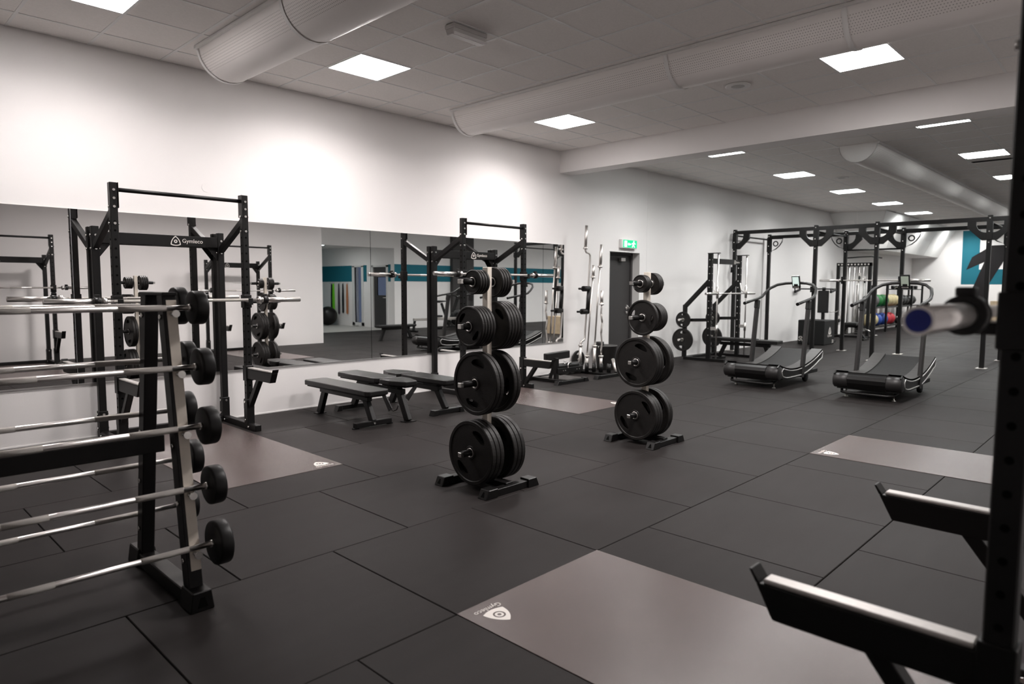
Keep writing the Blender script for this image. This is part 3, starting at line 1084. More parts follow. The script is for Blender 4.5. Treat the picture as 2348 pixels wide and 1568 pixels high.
ROWN = ['top', 'second', 'third', 'fourth', 'bottom']
NEAR_D = [0.152, 0.168, 0.172, 0.174, 0.200]
FAR_X = [0.555, 0.600, 0.603, 0.645, 0.630]
FAR_D = [0.184, 0.172, 0.178, 0.176, 0.170]
for near in (True, False):
    s = -1 if near else 1
    for i, z in enumerate(BAR_Z):
        y = leg_y(z, near) + s * 0.0535
        R = (NEAR_D if near else FAR_D)[i] / 2
        side = 'front' if near else 'back'
        t = thing('fixed_barbell', 'fixed barbell on the %s rung of the %s side of the A-frame rack' % (ROWN[i], side), 'barbell', (0.515, y, z), 0, 'fixed barbells on the A-frame rack')
        hl = 0.705 if near else 0.190 + FAR_X[i]
        MB().cyl((-hl + 0.015, 0, 0), (hl - 0.015, 0, 0), 0.0125, 14).build('shaft', 'chrome', t)
        for a, b in ((-0.075, 0.075), (-0.57, -0.38), (0.38, 0.57)):
            MB().cyl((a, 0, 0), (b, 0, 0), 0.0136, 16).build('grip', 'knurl', t)
        for d in (-1, 1):
            M = Matrix.Translation((d * hl, 0, 0)) @ Matrix.Rotation(d * PI / 2, 4, 'Y')
            MB().lathe([(0.0001, -0.029), (R - 0.008, -0.029), (R - 0.002, -0.026), (R, -0.019), (R, 0.019), (R - 0.002, 0.026), (R - 0.008, 0.029), (0.0001, 0.029)], 40, M).build('weight', 'urethane', t)
            MB().cyl((d * (hl - 0.041), 0, 0), (d * (hl - 0.028), 0, 0), 0.0165, 14).build('collar', 'chrome', t)


# ================================================================== WEIGHT PLATES AND TREES
def plate_meshes(R, T, nslots=2, hubs=True):
    """disc with raised rim, recessed web and through-cut grip slots; axis along local -x (face towards -x)"""
    n = 56
    body = MB()
    dd = min(0.006, T * 0.2)
    rh = max(0.040, 0.20 * R)
    rm = 0.66 * R
    hm = 0.125 * R
    span = math.radians(54 if R > 0.12 else 40)
    ang = [2 * PI * i / n for i in range(n)]

    def hh(a):
        for k in range(nslots):
            c = PI / 2 + 2 * PI * k / nslots
            d = (a - c + PI) % (2 * PI) - PI
            if abs(d) <= span / 2 + 1e-6:
                q = math.cos(d / span * PI)
                return max(0.004, hm * math.sqrt(max(0, q))), True
        return 0.004, False
    rings = 9
    vs = []
    for side in (1, -1):
        for a in ang:
            h, _ = hh(a)
            prof = [(0.0265, T / 2), (rh, T / 2), (rh + 0.004, T / 2 - dd), (rm - h, T / 2 - dd), (rm + h, T / 2 - dd), (0.87 * R, T / 2 - dd), (0.87 * R + 0.005, T / 2), (R - 0.005, T / 2), (R, T / 2 - 0.005)]
            for r, z in prof:
                vs.append((-side * z, r * math.cos(a), r * math.sin(a)))
    fs = []
    NS = n * rings
    for i in range(n):
        j = (i + 1) % n
        slot = hh(ang[i])[1] and hh(ang[j])[1]
        for q in range(rings - 1):
            if q == 3 and slot:
                continue
            fs.append((i * rings + q, i * rings + q + 1, j * rings + q + 1, j * rings + q))
            fs.append((NS + i * rings + q, NS + j * rings + q, NS + j * rings + q + 1, NS + i * rings + q + 1))
        e = rings - 1
        fs.append((i * rings + e, NS + i * rings + e, NS + j * rings + e, j * rings + e))
        fs.append((i * rings, j * rings, NS + j * rings, NS + i * rings))
        if slot:
            for q in (3, 4):
                fs.append((i * rings + q, j * rings + q, NS + j * rings + q, NS + i * rings + q))
    body.add(vs, fs, False)
    bm = body.mesh('disc')
    bm.materials.append(MATS['rubber'])
    hb = MB().lathe([(0.0262, -T / 2 - 0.001), (0.034, -T / 2 - 0.001), (0.034, T / 2 + 0.001), (0.0262, T / 2 + 0.001)], 24, Matrix.Rotation(PI / 2, 4, 'Y'), closed=True)
    hm_ = hb.mesh('hub_ring')
    hm_.materials.append(MATS['steel'])
    return bm, hm_


KINDS = {}


def plate(R, T, loc, label, group, roll=0.0, nslots=2, rotz=0.0, tilt=0.0):
    key = (R, T, nslots)
    if key not in KINDS:
        KINDS[key] = plate_meshes(R, T, nslots)
    t = thing('weight_plate', label, 'weight plate', loc, rotz, group)
    t.rotation_euler = (roll, tilt, rotz)
    obj('disc', KINDS[key][0], None, t)
    obj('hub_ring', KINDS[key][1], None, t)
    return t


def plate_tree(label, loc):
    """steel column with four pegs each side; pegs along x, feet along x"""
    t = thing('plate_tree', label, 'plate tree', loc, 0, 'plate storage trees')
    MB().box(-0.022, 0.022, -0.026, 0.026, 0.05, 1.545).build('column', 'wear_strip', t, 0.003)
    MB().box(-0.035, 0.035, -0.225, 0.225, 0.02, 0.065).build('base_bar', 'black_powder', t, 0.003)
    MB().box(-0.04, 0.04, -0.06, 0.06, 0.062, 0.085).build('base_plate', 'black_powder', t, 0.003)
    for s in (-1, 1):
        ft = MB().box(-0.19, 0.19, s * 0.225 - 0.03, s * 0.225 + 0.03, 0.0, 0.05).build('foot', 'black_powder', t, 0.003)
        for d in (-1, 1):
            c = MB().prism([(d * 0.15, 0.0), (d * 0.265, 0.0), (d * 0.235, 0.062), (d * 0.15, 0.062)], s * 0.225 - 0.042, s * 0.225 + 0.042, 'y')
            c.build('foot_cap', 'black_plastic', ft, 0.004)
            # triangular hole in the sloping end
            hx = lambda z: d * (0.2655 - 0.03 * z / 0.062)
            MB().add([(hx(0.014), s * 0.225 - 0.017, 0.014), (hx(0.014), s * 0.225 + 0.017, 0.014), (hx(0.046), s * 0.225 + 0.006, 0.046), (hx(0.046), s * 0.225 - 0.006, 0.046)],
                     [(0, 1, 2, 3) if d > 0 else (3, 2, 1, 0)]).build('cap_hole', 'bolt_hole', ft)
    for z in TZ:
        for s in (-1, 1):
            p = MB().cyl((s * 0.02, 0, z), (s * 0.235, 0, z), 0.0225, 16).build('peg', 'black_powder', t)
            MB().box(min(s * 0.225, s * 0.262), max(s * 0.225, s * 0.262), -0.0165, 0.0165, z - 0.0165, z + 0.0165).build('peg_tip', 'bolt', p, 0.003)
    return t


TZ = [0.262, 0.742, 1.14, 1.444]
LEV = ['bottom', 'third', 'second', 'top']
# per level: (left R, T, count), (right R, T, count)
TREE1 = [((0.226, 0.038, 3), (0.226, 0.038, 3)), ((0.222, 0.036, 2), (0.222, 0.036, 2)), ((0.141, 0.025, 5), (0.172, 0.028, 5)), ((0.084, 0.023, 4), (0.106, 0.024, 4))]
TREE2 = [((0.224, 0.038, 3), (0.224, 0.038, 2)), ((0.224, 0.038, 3), (0.224, 0.038, 2)), ((0.160, 0.030, 1), (0.130, 0.026, 4)), ((0.079, 0.023, 3), (0.100, 0.024, 3))]
NTH = ['outermost', 'second', 'third', 'fourth', 'fifth']
rolls = [(0.55, 0.18), (0.12, 0.6), (1.05, 0.4), (0.9, 1.3)]
for tl, spec, loc, txt in ((1, TREE1, (3.285, 3.415, 0), 'near'), (2, TREE2, (5.262, 3.385, 0), 'far')):
    plate_tree('%s plate tree, %s' % (('nearer', 'standing in the middle of the floor') if tl == 1 else ('farther', 'standing before the grey door')), loc)
    for lv, (lf, rt) in enumerate(spec):
        for side, (R, T, n) in ((-1, lf), (1, rt)):
            R *= 1.0
            for k in range(n):
                # k = 0 is the outermost
                x = loc[0] + side * (0.047 + (n - 1 - k) * (T + 0.0015) + T / 2)
                size = 'large' if R > 0.2 else ('medium' if R > 0.115 else 'small')
                q = ('outermost of %d' % n if k == 0 else ('innermost of %d' % n if k == n - 1 else '%s from outside' % NTH[k])) if n > 1 else 'single'
                lb = '%s black plate, %s on the %s %s peg of the %s plate tree' % (size, q, 'left' if side < 0 else 'right', LEV[lv], txt)
                p = plate(R, T, (x, loc[1], TZ[lv] - 0.003), lb, 'plates on the %s plate tree' % txt,
                          roll=([0.6, 0.2, -0.85, 0.3] if tl == 1 else [0.95, 0.36, -1.35, 0.2])[lv] + 0.7 * k + (0.5 if side > 0 else 0), nslots=2 if R > 0.115 else 0, rotz=0 if side < 0 else PI)


# ================================================================== BENCHES
def pad_mb(x0, x1, y0, y1, z0, z1, ch=0.03, ch1=None):
    """upholstered pad outline with cut corners"""
    c, d = ch, (ch if ch1 is None else ch1)
    return MB().prism([(x0 + c, y0), (x1 - c, y0), (x1, y0 + c), (x1, y1 - d), (x1 - d, y1), (x0 + d, y1), (x0, y1 - d), (x0, y0 + c)], z0, z1, 'z')


def flat_bench(label, loc, rotz, pad_len=1.22, top=0.40, w=0.14):
    """local: long axis y, foot bar at +y end"""
    t = thing('flat_bench', label, 'bench', loc, rotz, 'weight benches')
    h = pad_len / 2
    pad_mb(-w, w, -h, h, top - 0.055, top, 0.035).build('pad', 'vinyl', t, 0.012, seg=3)
    pad_mb(-w + 0.02, w - 0.02, -h + 0.03, h - 0.03, top - 0.068, top - 0.055, 0.03).build('pad_board', 'black_matte', t)
    MB().box(-0.03, 0.03, -h + 0.16, h - 0.16, top - 0.13, top - 0.068).build('spine', 'black_powder', t, 0.004)
    for s in (-1, 1):
        MB().bar((0, s * (h - 0.23), top - 0.11), (0, s * (h - 0.11), 0.05 if s > 0 else 0.004), 0.05, 0.075, (0, 1, 0)).build('leg', 'black_powder', t, 0.004)
    f = MB().box(-0.215, 0.215, h - 0.14, h - 0.08, 0.012, 0.062).build('foot_bar', 'black_powder', t, 0.004)
    MB().box(-0.235, -0.17, h - 0.125, h - 0.095, 0.0, 0.012).box(0.17, 0.235, h - 0.125, h - 0.095, 0.0, 0.012).build('rubber_foot', 'black_matte', f)
    MB().cyl((0, h - 0.08, 0.037), (0, h - 0.072, 0.037), 0.011, 8).build('bolt', 'bolt', f)
    MB().box(-0.055, 0.055, -h + 0.07, -h + 0.15, 0.0, 0.008).build('foot_plate', 'black_powder', t)
    return t


def incline_bench(label, loc, rotz, top=0.432):
    """local: long axis y, seat at +y end; single splayed leg with plate under the seat, wide foot at the other"""
    t = thing('adjustable_bench', label, 'bench', loc, rotz, 'weight benches')
    # back pad widens to the shoulders, seat narrows to the front
    bp = MB().prism([(-0.10, 0.16), (0.10, 0.16), (0.145, 0.10), (0.145, -0.30), (0.135, -0.63), (0.11, -0.66), (-0.11, -0.66), (-0.135, -0.63), (-0.145, -0.30), (-0.145, 0.10)], top - 0.055, top, 'z')
    bp.build('back_pad', 'vinyl', t, 0.012, seg=3)
    sp = MB().prism([(-0.145, 0.19), (0.145, 0.19), (0.145, 0.36), (0.075, 0.56), (-0.075, 0.56), (-0.145, 0.36)], top - 0.055, top, 'z')
    sp.build('seat_pad', 'vinyl', t, 0.012, seg=3)
    MB().prism([(-0.12, 0.21), (0.12, 0.21), (0.12, 0.35), (0.06, 0.53), (-0.06, 0.53), (-0.12, 0.35)], top - 0.07, top - 0.055, 'z').prism([(-0.11, -0.62), (0.11, -0.62), (0.12, 0.10), (-0.12, 0.10)], top - 0.07, top - 0.055, 'z').build('pad_board', 'black_matte', t)
    MB().box(-0.03, 0.03, -0.42, 0.42, top - 0.155, top - 0.10).build('spine', 'black_powder', t, 0.004)
    MB().box(-0.035, 0.035, -0.40, -0.16, top - 0.10, top - 0.07).box(-0.035, 0.035, 0.18, 0.36, top - 0.10, top - 0.07).build('pad_bracket', 'black_powder', t, 0.003)
    MB().bar((0, 0.34, top - 0.11), (0, 0.50, 0.006), 0.05, 0.08, (0, 1, 0)).build('leg', 'black_powder', t, 0.004)
    MB().box(-0.065, 0.065, 0.45, 0.55, 0.0, 0.008).build('foot_plate', 'black_powder', t)
    MB().bar((0, -0.36, top - 0.12), (0, -0.52, 0.05), 0.05, 0.075, (0, 1, 0)).build('leg', 'black_powder', t, 0.004)
    f = MB().box(-0.20, 0.20, -0.57, -0.51, 0.01, 0.058).build('foot_bar', 'black_powder', t, 0.004)
    for s in (-1, 1):
        MB().prism([(s * 0.23, 0.0), (s * 0.16, 0.0), (s * 0.16, 0.06), (s * 0.205, 0.06)], -0.58, -0.50, 'y').build('foot_cap', 'black_plastic', f, 0.003)
    # notched adjuster
    MB().prism([(-0.02, top - 0.14), (0.05, top - 0.14), (0.22, 0.10), (0.16, 0.06)], -0.004, 0.004, 'x').build('adjuster_plate', 'treadmill_grey', t)
    MB().tube([(0, 0.16, 0.10), (0, 0.24, 0.075), (0, 0.30, 0.10), (0, 0.33, 0.15)], 0.006, 8).build('adjuster_handle', 'black_powder', t)
    return t


flat_bench('black flat weight bench nearest the first squat rack', (3.87, 6.19, 0), PI, 1.24, 0.378)
incline_bench('black adjustable weight bench between the flat bench and the second rack', (4.275, 6.13, 0), PI)
b3 = incline_bench('black weight bench closest to the second squat rack, partly behind plates', (4.85, 6.22, 0), 0, 0.395)


# ================================================================== SISSY-SQUAT BENCH beside the second rack
t = thing('sissy_squat_bench', 'low black sissy squat bench with pad, rollers and checker foot plate', 'gym bench', (7.70, 6.52, 0))


def foot_rail(parent, x0, x1, y, m='black_powder'):
    f = MB().box(x0 + 0.07, x1 - 0.07, y - 0.028, y + 0.028, 0.0, 0.05).build('foot', m, parent, 0.003)
    for a, d in ((x0, 1), (x1, -1)):
        MB().prism([(a, 0.0), (a + d * 0.10, 0.0), (a + d * 0.10, 0.06), (a + d * 0.035, 0.06)], y - 0.04, y + 0.04, 'y').build('foot_cap', 'black_plastic', f, 0.003)
    return f


foot_rail(t, -0.36, 0.38, -0.30)
foot_rail(t, -0.32, 0.38, 0.34)
MB().box(-0.16, -0.10, -0.30, 0.34, 0.01, 0.05).build('base_beam', 'black_powder', t, 0.003)
MB().box(-0.06, 0.34, -0.27, 0.24, 0.045, 0.052).build('foot_plate', 'checker_plate', t, label='grey checker foot plate')
ck = MB()
for i in range(11):
    for j in range(13):
        x, y = -0.045 + 0.036 * i, -0.25 + 0.038 * j
        a = 0.008 if (i + j) % 2 else 0.004
        b = 0.004 if (i + j) % 2 else 0.008
        ck.box(x - a, x + a, y - b, y + b, 0.052, 0.0535)
ck.build('checker_lugs', 'checker_plate', t, kind='stuff')
MB().box(-0.115, -0.055, -0.11, -0.05, 0.05, 0.36).build('upright', 'black_powder', t, 0.004)
MB().bar((-0.13, 0.0, 0.05), (-0.085, -0.06, 0.30), 0.04, 0.05).build('brace', 'black_powder', t, 0.003)
MB().box(-0.27, 0.27, -0.035, 0.035, -0.058, 0.058, Matrix.Translation((0.0, -0.02, 0.385)) @ Matrix.Rotation(-0.03, 4, 'Y')).build('calf_pad', 'vinyl', t, 0.014, seg=3)
MB().box(-0.10, 0.50, -0.13, -0.115, 0.13, 0.205).build('roller_plate', 'black_powder', t, 0.003)
for x in (0.0, 0.30):
    for y in (-0.065,):
        MB().cyl((x - 0.10, y, 0.225), (x + 0.14, y, 0.225), 0.045, 20).build('roller', 'vinyl', t, 0.004)
    MB().cyl((x + 0.02, -0.06, 0.13), (x + 0.20, -0.06, 0.13), 0.042, 20).build('roller', 'vinyl', t, 0.004)
MB().tube([(0.13, -0.13, 0.20), (0.13, -0.13, 0.25), (0.16, -0.12, 0.275), (0.24, -0.10, 0.275), (0.27, -0.08, 0.25)], 0.009, 8).build('pull_handle', 'chrome', t)
MB().cyl((0.09, -0.10, 0.22), (0.09, -0.10, 0.29), 0.006, 8).cyl((0.09, -0.10, 0.29), (0.09, -0.10, 0.305), 0.016, 10).build('pop_pin', 'bolt', t)
bl = MB()
for x in (0.02, 0.07, 0.34, 0.40):
    hexdisc(bl, (x, -0.13, 0.165), '-y', 0.009, 0.006)
bl.build('bolts', 'bolt', t, kind='stuff')


# ================================================================== BAR HOLDER with specialty bars
t = thing('bar_holder', 'low black floor holder with a row of upright bar tubes beside the door', 'rack', (8.77, 6.6, 0))
foot_rail(t, -0.52, 0.28, -0.40)
foot_rail(t, -0.48, 0.26, 0.27)
MB().box(-0.05, 0.07, -0.40, 0.27, 0.012, 0.04).build('base_beam', 'black_powder', t, 0.003)
TUBES = [(8.675, 6.83), (8.715, 6.72), (8.76, 6.61), (8.80, 6.50), (8.85, 6.38)]
for (x, y) in TUBES:
    MB().lathe([(0.033, 0), (0.033, 0.15), (0.029, 0.15), (0.029, 0.01)], 20, Matrix.Translation((x - 8.77, y - 6.6, 0.03))).build('bar_tube', 'black_plastic', t)


def path_bar(name, label, base, pts, r, m='steel'):
    o = thing(name, label, 'barbell', base, 0, 'specialty bars in the floor holder')
    MB().tube([(p[0] - base[0], p[1] - base[1], p[2] - base[2]) for p in pts], r, 10).build('shaft', m, o)
    return o


def sleeve(o, p, q, r=0.0245, m='steel', collar='p'):
    b = o.location
    p = tuple(p[i] - b[i] for i in range(3))
    q = tuple(q[i] - b[i] for i in range(3))
    s = MB().cyl(p, q, r, 18).build('sleeve', m, o)
    d = (Vector(q) - Vector(p)).normalized()
    MB().cyl(p, tuple(Vector(p) + d * 0.025), r + 0.014, 18).build('sleeve_collar', m, s)


# cambered safety squat bar, tallest
B0 = (8.675, 6.83, 0.05)
ssb = path_bar('safety_squat_bar', 'tall cambered squat bar with black shoulder pads in the floor holder', B0,
               [(8.685, 6.83, 0.46), (8.688, 6.83, 0.50), (8.72, 6.83, 0.53), (8.775, 6.83, 0.54), (8.795, 6.83, 0.58), (8.80, 6.83, 0.70), (8.87, 6.83, 1.40), (8.905, 6.83, 1.84), (8.905, 6.83, 1.92), (8.88, 6.83, 1.955), (8.80, 6.83, 1.97), (8.78, 6.83, 2.0), (8.778, 6.83, 2.03)], 0.0155, 'steel')
sleeve(ssb, (8.685, 6.83, 0.47), B0, m='steel')
sleeve(ssb, (8.778, 6.83, 2.02), (8.805, 6.83, 2.40), m='steel')
yk = MB().tube([(0.160, -0.03, 0.94), (0.195, -0.03, 1.34)], 0.045, 14)
yk.build('neck_pad', 'vinyl', ssb)
for z in (0.96, 1.33):
    dx = 0.16 + (z - 0.94) * 0.09
    MB().tube([(dx, -0.02, z), (dx - 0.10, -0.02, z), (dx - 0.16, -0.02, z)], 0.045, 14).build('shoulder_pad', 'vinyl', ssb)
    MB().tube([(dx - 0.16, -0.02, z), (dx - 0.27, -0.02, z)], 0.017, 10).build('handle', 'black_plastic', ssb)
# straight bar
B1 = (8.715, 6.72, 0.05)
o = path_bar('straight_bar', 'short straight steel bar leaning in the floor holder', B1, [(8.715, 6.72, 0.30), (8.845, 6.72, 1.58)], 0.0125)
sleeve(o, (8.72, 6.72, 0.30), B1)
sleeve(o, (8.845, 6.72, 1.55), (8.862, 6.72, 1.76))
# long straight bar
B2 = (8.76, 6.61, 0.05)
o = path_bar('long_bar', 'long straight barbell standing upright in the floor holder', B2, [(8.77, 6.61, 0.46), (8.885, 6.61, 1.76)], 0.0135)
sleeve(o, (8.775, 6.61, 0.47), B2)
sleeve(o, (8.885, 6.61, 1.72), (8.92, 6.61, 2.09))
# zig-zag curl bar
B3 = (8.80, 6.50, 0.05)
o = path_bar('curl_bar', 'zigzag curl bar standing in the floor holder', B3, [(8.80, 6.50, 0.32), (8.80, 6.50, 0.40), (8.82, 6.50, 0.50), (8.79, 6.50, 0.66), (8.82, 6.50, 0.83), (8.785, 6.50, 0.99), (8.795, 6.50, 1.08), (8.80, 6.50, 1.14)], 0.0135)
sleeve(o, (8.80, 6.50, 0.31), B3, m='steel')
sleeve(o, (8.79, 6.50, 1.12), (8.80, 6.50, 1.35), m='steel')
gp = MB()
gp.tube([(-0.008, 0, 0.62), (0.018, 0, 0.775)], 0.0155, 10).tube([(0.016, 0, 0.80), (-0.013, 0, 0.93)], 0.0155, 10)
gp.build('grip', 'knurl', o)
# handle tube leaning
o = tag(MB().cyl((8.90, 6.27, 0.045), (8.985, 6.40, 0.245), 0.027, 18).build('steel_tube', 'steel'), 'short thick steel tube leaning at the end of the bar holder', 'tube')
MB().cyl((8.8985, 6.2677, 0.0415), (8.90, 6.27, 0.0451), 0.020, 16).build('bore', 'bolt_hole', o)

t = thing('waste_bin', 'grey round waste bin against the wall by the door', 'bin', (9.42, 6.86, 0))
MB().lathe([(0.145, 0.0), (0.185, 0.42), (0.195, 0.42), (0.195, 0.40), (0.188, 0.40)], 32).build('bucket', 'bin_grey', t)
MB().lathe([(0.0001, 0.36), (0.178, 0.36)], 32).build('liner', 'black_matte', t)
MB().tube([(-0.19, 0, 0.40), (-0.21, 0, 0.41), (-0.21, 0.0, 0.38), (-0.185, 0, 0.37)], 0.006, 6).tube([(0.19, 0, 0.40), (0.21, 0, 0.41), (0.21, 0.0, 0.38), (0.185, 0, 0.37)], 0.006, 6).build('handle', 'steel', t)
tag(MB().cyl((9.40, 6.97, 0.36), (9.40, 6.97, 0.47), 0.07, 16).build('pad_roll', 'vinyl', None, 0.004), 'black foam roll sticking out of the grey bin', 'foam roll')
plate(0.165, 0.03, (8.90, 7.045, 0.185), 'black plate leaning on the wall behind the bar holder', 'loose plates', rotz=PI / 2 - 0.0, nslots=2, tilt=0.0)


# ================================================================== SMITH MACHINE
t = thing('smith_machine', 'black smith machine with steel guide rods against the far white wall', 'smith machine', (12.5, 6.36, 0))
for s, X in ((-1, -0.6), (1, 0.6)):
    MB().box(X - 0.035, X + 0.035, -0.43, 0.42, 0.0, 0.055).build('foot', 'black_powder', t, 0.004)
    MB().box(X - 0.035, X + 0.035, -0.14, -0.06, 0.05, 2.05).build('upright', 'black_powder', t, 0.004)
    MB().box(X - 0.035, X + 0.035, 0.38, 0.45, 0.05, 1.07).build('rear_post', 'black_powder', t, 0.004)
    MB().bar((X, 0.42, 1.03), (X, -0.08, 1.53), 0.06, 0.075).build('brace', 'black_powder', t, 0.003)
    MB().bar((X, 0.40, 0.77), (X, -0.08, 0.79), 0.05, 0.06).build('side_rail', 'black_powder', t, 0.003)
    MB().cyl((X, -0.255, 0.03), (X, -0.255, 2.04), 0.015, 12).build('guide_rod', 'chrome', t)
    MB().box(X - 0.03, X + 0.03, -0.29, -0.05, 2.045, 2.06).build('top_bracket', 'black_powder', t)
    MB().cyl((X, -0.255, 1.20), (X, -0.255, 1.42), 0.024, 14).build('bar_carriage', 'steel', t)
    MB().tube([(X - s * 0.01, -0.23, 1.30), (X - s * 0.03, -0.17, 1.36), (X - s * 0.045, -0.15, 1.50)], 0.011, 8).build('lock_hook', 'steel', t)
    sp = MB().box(X - 0.02, X + 0.02, -0.26, -0.08, 0.60, 0.66).cyl((X, -0.255, 0.54), (X, -0.255, 0.70), 0.024, 14).build('safety_stop', 'steel', t)
    MB().box(X - 0.022, X + 0.022, -0.11, -0.07, 0.66, 0.80).build('stop_pin', 'steel', sp)
    for z in (0.78, 0.39):
        pg = MB().cyl((X - 0.03, 0.42, z), (X - 0.22, 0.42, z), 0.022, 14).build('peg', 'chrome', t)
    hl = MB()
    z = 0.5
    while z < 2.0:
        hexdisc(hl, (X, -0.14, z), '-y', 0.012)
        hexdisc(hl, (X - 0.035, -0.10, z), '-x', 0.012)
        z += 0.13
    hl.build('adjustment_holes', 'bolt', t, kind='stuff')
cbm = MB().box(-0.57, 0.57, -0.13, -0.07, 1.86, 1.96).build('crossbeam', 'black_powder', t, 0.004)
lg = MB()
M = Matrix.Translation((0.45, -0.1306, 1.91)) @ Matrix.Rotation(PI / 2, 4, 'X')
emblem(lg, 0.07, M @ Matrix.Translation((-0.11, 0, 0)))
v, f = text_geo('Gymleco', 0.045)
lg.add(v, f, False, M @ Matrix.Translation((0.02, 0, 0.001)))
lg.build('logo', 'logo_white', cbm)
MB().box(-0.57, 0.57, 0.38, 0.44, 0.0, 0.05).build('rear_foot_bar', 'black_powder', t, 0.004)
br = MB().cyl((-1.05, -0.255, 1.292), (1.0, -0.255, 1.292), 0.014, 12).build('bar', 'chrome', t)
MB().cyl((-1.05, -0.255, 1.292), (-0.66, -0.255, 1.292), 0.0245, 16).cyl((0.66, -0.255, 1.292), (1.0, -0.255, 1.292), 0.0245, 16).build('bar_sleeve', 'chrome', br)
for X, sd in ((11.9, 'left'), (13.1, 'right')):
    plate(0.158, 0.03, (X - 0.06, 6.78, 0.777), 'small plate with grip holes on the upper %s peg of the smith machine' % sd, 'plates on the smith machine', roll=0.1, nslots=2)
    plate(0.222, 0.038, (X - 0.065, 6.78, 0.387), 'large plate on the lower %s peg of the smith machine' % sd, 'plates on the smith machine', roll=0.05, nslots=2)


# long bench standing in the smith machine
t = thing('smith_bench', 'black adjustable bench lying flat inside the smith machine', 'bench', (12.43, 5.78, 0), -PI / 2)
MB().box(-0.66, 0.22, -0.14, 0.14, 0.37, 0.435).build('back_pad', 'vinyl', t, 0.012, seg=3)
MB().box(0.25, 0.68, -0.14, 0.14, 0.36, 0.425).build('seat_pad', 'vinyl', t, 0.012, seg=3)
MB().box(-0.50, 0.50, -0.03, 0.03, 0.29, 0.35).build('spine', 'black_powder', t, 0.004)
MB().bar((-0.40, 0, 0.30), (-0.52, 0, 0.05), 0.05, 0.07).build('leg', 'black_powder', t, 0.003)
MB().bar((0.40, 0, 0.32), (0.52, 0, 0.03), 0.05, 0.07).build('leg', 'black_powder', t, 0.003)
MB().box(-0.56, -0.49, -0.22, 0.22, 0.0, 0.05).build('foot_bar', 'black_powder', t, 0.003)
MB().box(0.46, 0.58, -0.06, 0.06, 0.0, 0.03).build('foot_plate', 'black_powder', t, 0.003)
MB().tube([(0.48, 0.05, 0.30), (0.62, 0.05, 0.29), (0.70, 0.05, 0.20), (0.72, 0.05, 0.08)], 0.014, 10).build('carry_handle', 'chrome', t)


